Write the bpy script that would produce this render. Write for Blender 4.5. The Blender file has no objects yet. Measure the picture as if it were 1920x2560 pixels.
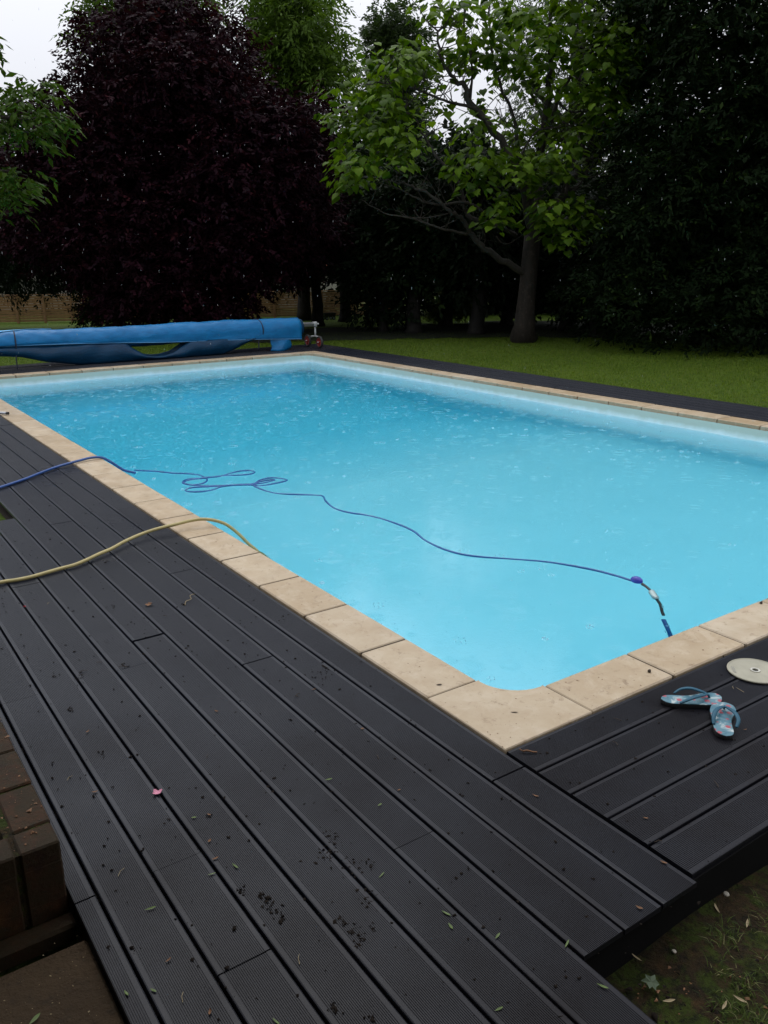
import bpy, bmesh, math, random
import numpy as np
from mathutils import Vector, Matrix

random.seed(7)
rng = np.random.default_rng(11)
sc = bpy.context.scene
COL = sc.collection
PI = math.pi

# ------------------------------------------------------------------ camera
YAW, PITCH, ROLL = 0.603358, 0.290003, -0.0091797
FPX = 2101.44
CAM = np.array([-1.83393, -1.91674, 1.672])
_fw = np.array([math.sin(YAW) * math.cos(PITCH), math.cos(YAW) * math.cos(PITCH), -math.sin(PITCH)])
_rt = np.cross(_fw, [0, 0, 1.0]); _rt /= np.linalg.norm(_rt)
_up = np.cross(_rt, _fw)
RT = _rt * math.cos(ROLL) + _up * math.sin(ROLL)
UP = -_rt * math.sin(ROLL) + _up * math.cos(ROLL)
FW = _fw
FH = np.array([FW[0], FW[1], 0]); FH /= np.linalg.norm(FH)      # horizontal view direction
RH = np.array([FH[1], -FH[0], 0])
cam_data = bpy.data.cameras.new('camera')
cam_data.sensor_fit = 'VERTICAL'
cam_data.sensor_height = 36
cam_data.lens = FPX * 36 / 2560
cam_data.clip_start = 0.05
cam_data.clip_end = 600
cam = bpy.data.objects.new('camera', cam_data)
M3 = Matrix((RT, UP, -FW)).transposed()
cam.matrix_world = Matrix.Translation(CAM) @ M3.to_4x4()
COL.objects.link(cam)
sc.camera = cam

# ------------------------------------------------------------------ sky, sun, exposure
SUN_EL, SUN_AZ = math.radians(58), math.radians(18)          # high, beyond the pool, behind cloud
world = bpy.data.worlds.new('World'); sc.world = world; world.use_nodes = True
wn, wl = world.node_tree.nodes, world.node_tree.links
wn.clear()
sky = wn.new('ShaderNodeTexSky'); sky.sky_type = 'NISHITA'; sky.sun_disc = False
sky.sun_elevation = SUN_EL; sky.sun_rotation = SUN_AZ
sky.air_density = 1.0; sky.dust_density = 4.0; sky.ozone_density = 1.0
hs = wn.new('ShaderNodeHueSaturation'); hs.inputs['Saturation'].default_value = 0.12
mxs = wn.new('ShaderNodeMixRGB'); mxs.inputs['Fac'].default_value = 0.8
mxs.inputs['Color2'].default_value = (7.5, 7.7, 8.35, 1)       # even cloud layer
bg = wn.new('ShaderNodeBackground'); bg.inputs['Strength'].default_value = 0.115
wo = wn.new('ShaderNodeOutputWorld')
wl.new(sky.outputs[0], hs.inputs['Color']); wl.new(hs.outputs[0], mxs.inputs['Color1'])
# overcast luminance: brightest overhead, about a third of that at the horizon
wtc = wn.new('ShaderNodeTexCoord'); wsep = wn.new('ShaderNodeSeparateXYZ'); wl.new(wtc.outputs['Generated'], wsep.inputs[0])
wma = wn.new('ShaderNodeMath'); wma.operation = 'MULTIPLY_ADD'; wma.use_clamp = False
wmx = wn.new('ShaderNodeMath'); wmx.operation = 'MAXIMUM'; wmx.inputs[1].default_value = 0.0
wl.new(wsep.outputs[2], wmx.inputs[0]); wl.new(wmx.outputs[0], wma.inputs[0]); wma.inputs[1].default_value = 1.30; wma.inputs[2].default_value = 0.80
wmul = wn.new('ShaderNodeVectorMath'); wmul.operation = 'SCALE'
wl.new(mxs.outputs[0], wmul.inputs[0]); wl.new(wma.outputs[0], wmul.inputs['Scale'])
wl.new(wmul.outputs[0], bg.inputs['Color']); wl.new(bg.outputs[0], wo.inputs['Surface'])
sd = bpy.data.lights.new('sun', 'SUN'); sd.energy = 0.5; sd.angle = math.radians(30); sd.color = (1.0, 0.97, 0.92)
sun = bpy.data.objects.new('sun', sd)
sdir = Vector((math.sin(SUN_AZ) * math.cos(SUN_EL), math.cos(SUN_AZ) * math.cos(SUN_EL), math.sin(SUN_EL)))
sun.rotation_euler = sdir.to_track_quat('Z', 'Y').to_euler()
sun.location = (0, 20, 40)
COL.objects.link(sun)
sc.view_settings.view_transform = 'Standard'
sc.view_settings.look = 'None'
sc.view_settings.exposure = 0.0
sc.view_settings.gamma = 1.0
sc.view_settings.use_curve_mapping = False
sc.render.engine = 'CYCLES'
sc.cycles.max_bounces = 12
sc.cycles.diffuse_bounces = 6
sc.cycles.transmission_bounces = 8
sc.cycles.transparent_max_bounces = 8
sc.cycles.use_denoising = True


def at(px, py, depth):
    """world point seen at photo pixel (px, py) at a horizontal distance `depth` ahead of the camera"""
    d = FW + (px - 960) / FPX * RT - (py - 1280) / FPX * UP
    return CAM + d * depth / float(d @ FH)


def on_z(px, py, z=0.0):
    d = FW + (px - 960) / FPX * RT - (py - 1280) / FPX * UP
    return CAM + d * (z - CAM[2]) / d[2]


# ------------------------------------------------------------------ material helpers
class NT:
    def __init__(s, name, **kw):
        s.m = bpy.data.materials.new(name); s.m.use_nodes = True
        s.n, s.l = s.m.node_tree.nodes, s.m.node_tree.links
        s.b = s.n['Principled BSDF']; s.out = s.n['Material Output']
        for k, v in kw.items():
            s.set(k.replace('_', ' '), v)
        s._tc = None

    def set(s, k, v):
        k = {'Base': 'Base Color', 'Specular': 'Specular IOR Level', 'Coat': 'Coat Weight'}.get(k, k)
        if isinstance(v, bpy.types.NodeSocket):
            s.l.new(v, s.b.inputs[k])
        else:
            if isinstance(v, tuple) and len(v) == 3: v = (*v, 1)
            s.b.inputs[k].default_value = v

    def coord(s, kind='Object'):
        if s._tc is None: s._tc = s.n.new('ShaderNodeTexCoord')
        return s._tc.outputs[kind]

    def geo(s, k='Position'):
        g = s.n.new('ShaderNodeNewGeometry'); return g.outputs[k]

    def mapv(s, v, scale=(1, 1, 1), loc=(0, 0, 0)):
        m = s.n.new('ShaderNodeMapping'); m.inputs['Scale'].default_value = scale; m.inputs['Location'].default_value = loc
        s.l.new(v, m.inputs['Vector']); return m.outputs[0]

    def noise(s, v, scale, detail=4, rough=.55, dist=0.0, out='Fac'):
        n = s.n.new('ShaderNodeTexNoise'); n.inputs['Scale'].default_value = scale; n.inputs['Detail'].default_value = detail
        n.inputs['Roughness'].default_value = rough; n.inputs['Distortion'].default_value = dist
        s.l.new(v, n.inputs['Vector']); return n.outputs[out]

    def vor(s, v, scale, out='Distance', feat='F1'):
        n = s.n.new('ShaderNodeTexVoronoi'); n.inputs['Scale'].default_value = scale; n.feature = feat
        s.l.new(v, n.inputs['Vector']); return n.outputs[out]

    def ramp(s, f, stops):
        r = s.n.new('ShaderNodeValToRGB'); e = r.color_ramp.elements
        while len(e) < len(stops): e.new(.5)
        for i, (p, c) in enumerate(stops):
            e[i].position = p
            e[i].color = (c, c, c, 1) if not isinstance(c, tuple) else (*c, 1)
        s.l.new(f, r.inputs[0]); return r.outputs[0]

    def mix(s, f, a, b, mode='MIX'):
        m = s.n.new('ShaderNodeMixRGB'); m.blend_type = mode
        for i, v in enumerate((f, a, b)):
            if isinstance(v, bpy.types.NodeSocket): s.l.new(v, m.inputs[i])
            else: m.inputs[i].default_value = v if i == 0 else (*v, 1)
        return m.outputs[0]

    def math(s, op, a, b=0.0, clamp=False):
        m = s.n.new('ShaderNodeMath'); m.operation = op; m.use_clamp = clamp
        for i, v in enumerate((a, b)):
            if isinstance(v, bpy.types.NodeSocket): s.l.new(v, m.inputs[i])
            else: m.inputs[i].default_value = v
        return m.outputs[0]

    def bump(s, h, strength=.3, dist=.01, nrm=None):
        b = s.n.new('ShaderNodeBump'); b.inputs['Strength'].default_value = strength; b.inputs['Distance'].default_value = dist
        s.l.new(h, b.inputs['Height'])
        if nrm is not None: s.l.new(nrm, b.inputs['Normal'])
        return b.outputs[0]

    def rnd(s):
        o = s.n.new('ShaderNodeObjectInfo'); return o.outputs['Random']

    def attr(s, name):
        a = s.n.new('ShaderNodeAttribute'); a.attribute_name = name; return a.outputs['Fac']


def m_plain(name, col, rough=.6, spec=.5, metal=0.0, var=.25, scale=18, bump=.15, bd=.004, coat=0.0):
    t = NT(name)
    v = t.coord()
    n = t.noise(v, scale, 5)
    n2 = t.noise(v, scale * .23, 3)
    f = t.math('ADD', t.math('MULTIPLY', n, .5), t.math('MULTIPLY', n2, .5))
    lo = tuple(c * (1 - var) for c in col); hi = tuple(min(1, c * (1 + var)) for c in col)
    t.set('Base', t.ramp(f, [(.32, lo), (.68, hi)]))
    t.set('Roughness', t.math('ADD', t.math('MULTIPLY', n, .25), rough - .12))
    t.set('Specular', spec); t.set('Metallic', metal); t.set('Coat', coat)
    if bump: t.set('Normal', t.bump(n, bump, bd))
    return t.m


def m_deck():
    t = NT('composite_board')
    p = t.geo()
    r = t.rnd()
    base = t.ramp(r, [(0, (.0060, .0080, .0145)), (.5, (.0078, .0100, .0170)), (1, (.0100, .0124, .0196))])
    big = t.noise(p, 1.3, 4, .6)
    # brown dirt that has collected near the house side of the deck
    sep = t.n.new('ShaderNodeSeparateXYZ'); t.l.new(p, sep.inputs[0])
    yy = t.math('MULTIPLY_ADD', sep.outputs[1], -.35); yy.node.inputs[2].default_value = .35
    dirt = t.math('ADD', t.math('MULTIPLY', t.noise(p, 1.9, 5, .6), .75), t.math('ADD', t.math('MULTIPLY', yy, .42), .16))
    c = t.mix(t.ramp(dirt, [(.55, 0.0), (.95, .7)]), base, (.0125, .0092, .0075))
    c = t.mix(t.ramp(t.noise(p, 55, 3, .7), [(.62, 0.0), (.75, .5)]), c, (.007, .0065, .0065))
    c = t.mix(t.ramp(big, [(.40, .0), (.75, .14)]), c, (.020, .022, .029))
    c = t.mix(t.ramp(t.noise(p, 240, 2, .5), [(.68, 0.0), (.74, .22)]), c, (.07, .07, .066))
    t.set('Base', c)
    t.set('Roughness', t.ramp(t.noise(p, 1.6, 3, .5), [(.3, .26), (.7, .38)]))
    t.set('Specular', t.ramp(dirt, [(.45, .27), (1.15, .08)]))
    fib = t.noise(p, 320, 3, .6)
    t.set('Normal', t.bump(fib, .25, .001))
    return t.m


def m_coping():
    t = NT('travertine_coping')
    p = t.geo(); r = t.rnd()
    base = t.ramp(r, [(0, (.34, .25, .145)), (.35, (.45, .365, .25)), (.7, (.39, .30, .19)), (1, (.48, .405, .295))])
    c = t.mix(t.ramp(t.noise(p, 5, 5, .6), [(.38, 0.0), (.68, .6)]), base, (.33, .235, .135))
    c = t.mix(t.ramp(t.noise(p, 9, 6, .7, .6), [(.5, 0.0), (.66, .34)]), c, (.56, .48, .365))
    c = t.mix(t.ramp(t.noise(p, 17, 6, .78, .4), [(.56, 0.0), (.68, .7)]), c, (.20, .13, .075))
    c = t.mix(t.ramp(t.vor(p, 48), [(.0, .9), (.09, 0.0)]), c, (.26, .17, .11))
    t.set('Base', c); t.set('Roughness', t.ramp(t.noise(p, 6, 3), [(.3, .30), (.7, .6)])); t.set('Specular', .45)
    h = t.math('ADD', t.noise(p, 60, 5, .7), t.math('MULTIPLY', t.noise(p, 12, 3), .8))
    t.set('Normal', t.bump(h, .35, .003))
    return t.m


def m_leaf(name, lo, hi, trans=.35, rough=.45, spec=.35, tint=None):
    t = NT(name)
    r = t.attr('rnd')
    stops = [(0, lo), (1, hi)] if tint is None else [(0, lo), (.8, hi), (1, tint)]
    c = t.ramp(r, stops)
    t.set('Base', c); t.set('Roughness', rough); t.set('Specular', spec)
    tr = t.n.new('ShaderNodeBsdfTranslucent'); t.l.new(t.mix(1.0, c, (1.25, 1.3, .7), 'MULTIPLY'), tr.inputs['Color'])
    mx = t.n.new('ShaderNodeMixShader'); mx.inputs[0].default_value = trans
    t.l.new(t.b.outputs[0], mx.inputs[1]); t.l.new(tr.outputs[0], mx.inputs[2]); t.l.new(mx.outputs[0], t.out.inputs['Surface'])
    return t.m


def m_bark(name, lo, hi, scale=9):
    t = NT(name)
    v = t.mapv(t.geo(), (1, 1, .25))
    n = t.noise(v, scale, 6, .7, .4)
    c = t.ramp(n, [(.3, lo), (.7, hi)])
    c = t.mix(t.ramp(t.noise(t.geo(), 14, 4), [(.55, 0.0), (.65, .35)]), c, tuple(min(1, x * 2) for x in hi))
    t.set('Base', c); t.set('Roughness', .8); t.set('Specular', .25)
    t.set('Normal', t.bump(n, .8, .03))
    return t.m


def m_lawn():
    t = NT('lawn_grass')
    p = t.geo()
    n1 = t.noise(p, .9, 4, .6); n2 = t.noise(p, 14, 6, .75); n3 = t.noise(p, 90, 4, .7)
    c = t.ramp(n1, [(.3, (.058, .110, .007)), (.7, (.096, .150, .012))])
    c = t.mix(t.ramp(n2, [(.35, .8), (.6, 0.0)]), c, (.016, .032, .003))
    c = t.mix(t.ramp(n3, [(.5, 0.0), (.75, .5)]), c, (.085, .12, .018))
    t.set('Base', c); t.set('Roughness', .75); t.set('Specular', .12)
    t.set('Normal', t.bump(t.math('ADD', n3, n2), .8, .03))
    return t.m


def m_soil(name, a, b, c2, sc_=6, rough=.85):
    t = NT(name)
    p = t.geo()
    n = t.noise(p, sc_, 6, .7)
    c = t.ramp(n, [(.3, a), (.7, b)])
    c = t.mix(t.ramp(t.noise(p, sc_ * 7, 5, .7), [(.55, 0.0), (.7, .7)]), c, c2)
    t.set('Base', c); t.set('Roughness', rough); t.set('Specular', .25)
    t.set('Normal', t.bump(t.math('ADD', n, t.noise(p, sc_ * 12, 5, .7)), .8, .015))
    return t.m


def m_water():
    t = NT('pool_water')
    t.n.remove(t.b)
    p = t.geo()
    wob = t.noise(p, 2.2, 3, .5, 0, 'Color')
    def rings(scale, freq, thr, reach):
        v = t.n.new('ShaderNodeTexVoronoi'); v.inputs['Scale'].default_value = scale; v.inputs['Randomness'].default_value = 1
        v.voronoi_dimensions = '2D'
        t.l.new(p, v.inputs['Vector'])
        d = v.outputs['Distance']
        s3 = t.n.new('ShaderNodeSeparateColor'); t.l.new(v.outputs['Color'], s3.inputs[0])
        rad = t.math('MULTIPLY', s3.outputs[0], reach)                       # age of the ring = its radius
        dd = t.math('SUBTRACT', d, rad)
        env = t.math('POWER', 2.718, t.math('MULTIPLY', t.math('MULTIPLY', dd, dd), -200.0))
        wv = t.math('SINE', t.math('MULTIPLY', d, freq))
        msk = t.math('GREATER_THAN', s3.outputs[1], thr)
        fade = t.math('SUBTRACT', 1.0, s3.outputs[0], True)
        return t.math('MULTIPLY', t.math('MULTIPLY', t.math('MULTIPLY', wv, env), msk), fade)
    h1 = rings(5.0, 95.0, .35, .42)
    h2 = rings(8.5, 62.0, .45, .40)
    h3 = rings(3.1, 160.0, .45, .42)
    h = t.math('ADD', t.math('ADD', h1, t.math('MULTIPLY', h2, .8)), h3)
    fine = t.math('MULTIPLY', t.noise(t.mapv(p, (1, 1, 1)), 40, 4, .6, .8), .55)
    slow = t.math('MULTIPLY', t.noise(p, 3.0, 2, .5), .35)
    h = t.math('ADD', t.math('ADD', h, fine), slow)
    nrm = t.bump(h, .25, .0036)
    g = t.n.new('ShaderNodeBsdfGlass'); g.inputs['IOR'].default_value = 1.333; g.inputs['Roughness'].default_value = 0.0
    g.inputs['Color'].default_value = (1, 1, 1, 1)
    t.l.new(nrm, g.inputs['Normal']); t.l.new(g.outputs[0], t.out.inputs['Surface'])
    va = t.n.new('ShaderNodeVolumeAbsorption'); va.inputs['Color'].default_value = (.0, .835, .950, 1); va.inputs['Density'].default_value = .42
    t.l.new(va.outputs[0], t.out.inputs['Volume'])
    return t.m


def m_liner():
    t = NT('pool_liner')
    p = t.geo()
    sep = t.n.new('ShaderNodeSeparateXYZ'); t.l.new(p, sep.inputs[0])
    c = t.ramp(t.noise(p, 1.6, 4), [(.3, (.76, .90, .92)), (.7, (.80, .93, .95))])
    c = t.mix(t.ramp(t.noise(p, 3.4, 5, .7, .4), [(.56, 0.0), (.70, .12)]), c, (.42, .66, .70))
    # faint green-grey scum line just under the coping
    mr = t.n.new('ShaderNodeMapRange'); t.l.new(sep.outputs[2], mr.inputs[0])
    mr.inputs[1].default_value = -.20; mr.inputs[2].default_value = -.06
    zn = t.math('ADD', mr.outputs[0], t.math('MULTIPLY', t.noise(p, 7, 4), .5))
    c = t.mix(t.ramp(zn, [(.55, 0.0), (1.1, .75)]), c, (.42, .50, .40))
    t.set('Base', c); t.set('Roughness', .55); t.set('Specular', .3)
    return t.m


def m_brick():
    t = NT('mossy_brick')
    p = t.geo()
    c = t.ramp(t.noise(p, 9, 6, .7), [(.3, (.014, .006, .003)), (.6, (.048, .020, .006)), (.8, (.080, .040, .012))])
    c = t.mix(t.ramp(t.noise(p, 13, 6, .75, .5), [(.42, 0.0), (.55, .85)]), c, (.022, .015, .005))
    c = t.mix(t.ramp(t.noise(p, 46, 5, .7), [(.58, 0.0), (.66, .8)]), c, (.02, .016, .01))
    t.set('Base', c); t.set('Roughness', .8); t.set('Specular', .25)
    t.set('Normal', t.bump(t.noise(p, 50, 6, .7), .7, .006))
    return t.m


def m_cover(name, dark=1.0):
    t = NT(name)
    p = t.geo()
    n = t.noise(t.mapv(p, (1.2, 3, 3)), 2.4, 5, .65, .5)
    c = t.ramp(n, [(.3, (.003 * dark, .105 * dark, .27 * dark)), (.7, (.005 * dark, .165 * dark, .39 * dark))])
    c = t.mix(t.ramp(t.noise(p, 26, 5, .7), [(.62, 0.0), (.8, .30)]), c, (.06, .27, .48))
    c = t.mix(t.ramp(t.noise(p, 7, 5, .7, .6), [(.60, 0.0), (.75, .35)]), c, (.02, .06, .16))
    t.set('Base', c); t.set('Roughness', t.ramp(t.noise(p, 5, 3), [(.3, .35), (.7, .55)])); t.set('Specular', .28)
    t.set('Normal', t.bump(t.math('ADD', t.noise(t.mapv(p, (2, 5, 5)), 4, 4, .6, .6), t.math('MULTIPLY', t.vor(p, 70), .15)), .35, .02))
    return t.m


M = {}
M['deck'] = m_deck()
M['coping'] = m_coping()
M['joint'] = m_soil('mortar', (.060, .044, .027), (.095, .07, .045), (.03, .024, .015), 20)
M['liner'] = m_liner()
M['water'] = m_water()
M['lawn'] = m_lawn()
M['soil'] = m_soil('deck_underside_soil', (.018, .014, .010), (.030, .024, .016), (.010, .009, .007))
M['floor'] = m_soil('painted_tree_shade', (.0025, .0045, .0015), (.0045, .0085, .0025), (.009, .009, .005), 3)  # near-black green: shade below the trees put into the colour
def m_mossy():
    t = NT('mossy_soil'); p = t.geo()
    c = t.ramp(t.noise(p, 16, 6, .7), [(.3, (.018, .014, .007)), (.55, (.050, .032, .014)), (.75, (.085, .045, .016))])
    c = t.mix(t.ramp(t.noise(p, 9, 6, .75, .8), [(.46, 0.0), (.56, .85)]), c, (.042, .066, .007))
    c = t.mix(t.ramp(t.noise(p, 75, 5, .75), [(.52, 0.0), (.66, .75)]), c, (.005, .005, .003))
    c = t.mix(t.ramp(t.noise(p, 30, 5, .7), [(.50, 0.0), (.62, .7)]), c, (.008, .008, .004))
    c = t.mix(t.ramp(t.noise(p, 150, 4, .7), [(.66, 0.0), (.74, .6)]), c, (.12, .10, .05))
    t.set('Base', c); t.set('Roughness', .8); t.set('Specular', .15)
    t.set('Normal', t.bump(t.math('ADD', t.noise(p, 90, 5, .75), t.noise(p, 22, 4, .6)), 1.0, .02)); return t.m


M['mossy'] = m_mossy()
M['under'] = m_plain('under_deck_shade', (.006, .006, .006), .9, .1)  # near-black, the shade beneath the boards put into the colour
M['slab'] = m_soil('dirty_concrete', (.030, .018, .0075), (.050, .031, .014), (.016, .011, .006), 4)
M['brick'] = m_brick()
M['bark_dark'] = m_bark('bark_dark', (.005, .0045, .004), (.011, .010, .008))
M['bark_grey'] = m_bark('bark_grey', (.016, .014, .011), (.042, .037, .030))
M['bark_mid'] = m_bark('bark_brown', (.011, .009, .007), (.030, .024, .019))
M['leaf_purple'] = m_leaf('leaf_purple', (.0046, .0013, .0036), (.0185, .0046, .0085), .2, .55, .05, (.055, .014, .018))
M['leaf_catalpa'] = m_leaf('leaf_catalpa', (.024, .056, .003), (.100, .172, .008), .42, .55, .15)
M['leaf_green'] = m_leaf('leaf_green', (.016, .038, .003), (.050, .092, .006), .30, .62, .08)
M['leaf_bright'] = m_leaf('leaf_bright', (.032, .066, .008), (.085, .145, .016), .45, .55, .12)
M['leaf_fine'] = m_leaf('leaf_fine', (.016, .032, .010), (.042, .070, .020), .35, .5, .2)
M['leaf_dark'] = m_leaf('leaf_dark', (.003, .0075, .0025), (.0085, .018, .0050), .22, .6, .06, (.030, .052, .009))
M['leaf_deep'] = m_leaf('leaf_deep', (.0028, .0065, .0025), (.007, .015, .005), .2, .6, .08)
M['leaf_pale'] = m_leaf('leaf_pale', (.12, .17, .05), (.22, .26, .10), .4, .5, .3)
M['blade'] = m_leaf('grass_blade', (.050, .100, .006), (.125, .180, .014), .40, .55, .2, (.13, .14, .04))
M['blade2'] = m_leaf('rough_grass_blade', (.025, .045, .006), (.085, .125, .020), .3, .5, .2, (.28, .25, .13))
M['fence'] = m_plain('fence_wood', (.40, .24, .125), .75, .25, var=.3, scale=7, bump=.4, bd=.006)
M['post'] = m_plain('post_wood', (.29, .17, .085), .75, .25, var=.3, scale=9, bump=.4, bd=.006)
M['cover'] = m_cover('cover_blue')
M['cover_dark'] = m_cover('cover_dark_blue', .24)  # darker copy of the cover blue, for the core and sagging fold
M['cover_pale'] = m_plain('cover_pale_blue', (.14, .46, .78), .4, .5, var=.15)
M['hem'] = m_plain('cover_hem', (.10, .26, .46), .5, .4, var=.2)
M['cord'] = m_plain('dark_cord', (.012, .016, .035), .6)
M['alu'] = m_plain('aluminium', (.62, .63, .64), .38, .5, metal=.9, var=.08, bump=.05)
M['bracket'] = m_plain('white_bracket', (.40, .41, .41), .5, .5, var=.08)
M['tyre'] = m_plain('black_rubber', (.018, .018, .019), .7)
M['hub'] = m_plain('red_plastic_hub', (.20, .018, .015), .5, .5)
M['cable'] = m_plain('blue_cable', (.016, .062, .22), .38, .5, var=.12)
M['cable_w'] = m_plain('blue_cable_wet', (.004, .070, .25), .3, .5, var=.12)
M['hose'] = m_plain('yellow_hose', (.36, .30, .12), .45, .5, var=.14, scale=30)
M['black'] = m_plain('black_plastic', (.012, .012, .013), .5)
M['float'] = m_plain('violet_blue_float', (.045, .045, .36), .35, .5)
M['clear'] = m_plain('milky_plastic', (.36, .46, .46), .3, .4)
M['lid'] = m_plain('old_white_plastic', (.34, .325, .25), .5, .4, var=.16, scale=22, bump=.2, bd=.002)
M['lid_rim'] = m_plain('white_plastic_rim', (.50, .49, .43), .45, .4, var=.08)
M['steel'] = m_plain('steel_tube', (.42, .43, .45), .35, .5, metal=.8, var=.1)
M['sole'] = m_plain('black_sole', (.012, .012, .013), .75)
M['strap'] = m_plain('teal_rubber_strap', (.016, .085, .135), .5, .3, var=.12)
M['crumb'] = m_plain('soil_crumb', (.012, .009, .007), .95, .1)
M['willow'] = m_plain('green_leaf', (.10, .15, .04), .5, .4, var=.3)
M['dryleaf'] = m_plain('dry_leaf', (.17, .085, .04), .7, .3, var=.35)
M['straw'] = m_plain('dry_straw', (.30, .24, .14), .7, .3)
M['twig'] = m_plain('dark_twig', (.06, .045, .035), .8, .2)
M['pink'] = m_plain('pink_petal', (.62, .24, .34), .6, .3)
M['red'] = m_plain('red_petal', (.45, .02, .02), .6, .3)
M['stone'] = m_plain('pale_pebble', (.36, .33, .27), .7, .2)
M['render'] = m_plain('pale_render', (.60, .57, .52), .85, .2, var=.1, scale=3)
M['tiles'] = m_plain('red_roof_tiles', (.30, .10, .06), .8, .2, var=.3, scale=12)
M['glassdark'] = m_plain('window_glass', (.02, .025, .03), .12, .5, var=.1, bump=0)


def m_footbed():
    t = NT('floral_footbed')
    p = t.coord()
    c = t.ramp(t.noise(p, 22, 3, .5, 1.0), [(.35, (.035, .13, .18)), (.55, (.09, .20, .25)), (.66, (.40, .47, .47))])
    v = t.vor(t.mapv(p, (1, 1, .1)), 34)
    c = t.mix(t.ramp(v, [(.26, .95), (.40, 0.0)]), c, (.36, .05, .07))
    c = t.mix(t.ramp(t.noise(p, 60, 3, .5), [(.62, 0.0), (.68, .8)]), c, (.05, .12, .13))
    t.set('Base', c); t.set('Roughness', .45)
    return t.m


M['footbed'] = m_footbed()
_w = NT('splash_droplet'); _w.set('Base', (.50, .80, .90)); _w.set('Roughness', .15); _w.set('Specular', .6); _w.set('Transmission Weight', .35); _w.set('IOR', 1.33)
M['drop'] = _w.m
_w = NT('rain_droplet'); _w.set('Base', (.95, .97, 1)); _w.set('Roughness', .05); _w.set('Transmission Weight', .75); _w.set('IOR', 1.33)
M['rain'] = _w.m


# ------------------------------------------------------------------ object helpers
def tag(o, label=None, cat=None, group=None, kind=None):
    if label: o['label'] = label
    if cat: o['category'] = cat
    if group: o['group'] = group
    if kind: o['kind'] = kind
    return o


def empty(name, loc=(0, 0, 0), rz=0, **kw):
    o = bpy.data.objects.new(name, None); COL.objects.link(o)
    o.location = loc; o.rotation_euler = (0, 0, rz); o.empty_display_size = .1
    return tag(o, **kw)


def link(name, me, mat, parent=None, smooth=False):
    if mat is not None and not me.materials: me.materials.append(mat)
    if smooth: me.shade_smooth() if hasattr(me, 'shade_smooth') else me.polygons.foreach_set('use_smooth', [True] * len(me.polygons))
    o = bpy.data.objects.new(name, me); COL.objects.link(o)
    if parent is not None: o.parent = parent
    return o


def mesh_np(name, verts, faces_flat, sizes, rnd=None):
    """fast mesh from numpy arrays; faces_flat = flat loop vertex indices, sizes = corners per face"""
    me = bpy.data.meshes.new(name)
    nv = len(verts); me.vertices.add(nv); me.vertices.foreach_set('co', np.asarray(verts, dtype=np.float32).ravel())
    nl = len(faces_flat); me.loops.add(nl); me.loops.foreach_set('vertex_index', np.asarray(faces_flat, dtype=np.int32))
    nf = len(sizes); me.polygons.add(nf)
    st = np.concatenate([[0], np.cumsum(sizes)[:-1]]).astype(np.int32)
    me.polygons.foreach_set('loop_start', st)
    try: me.polygons.foreach_set('loop_total', np.asarray(sizes, dtype=np.int32))
    except Exception: pass
    me.update(calc_edges=True)
    if rnd is not None:
        a = me.attributes.new('rnd', 'FLOAT', 'POINT'); a.data.foreach_set('value', np.asarray(rnd, dtype=np.float32))
    return me


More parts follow.
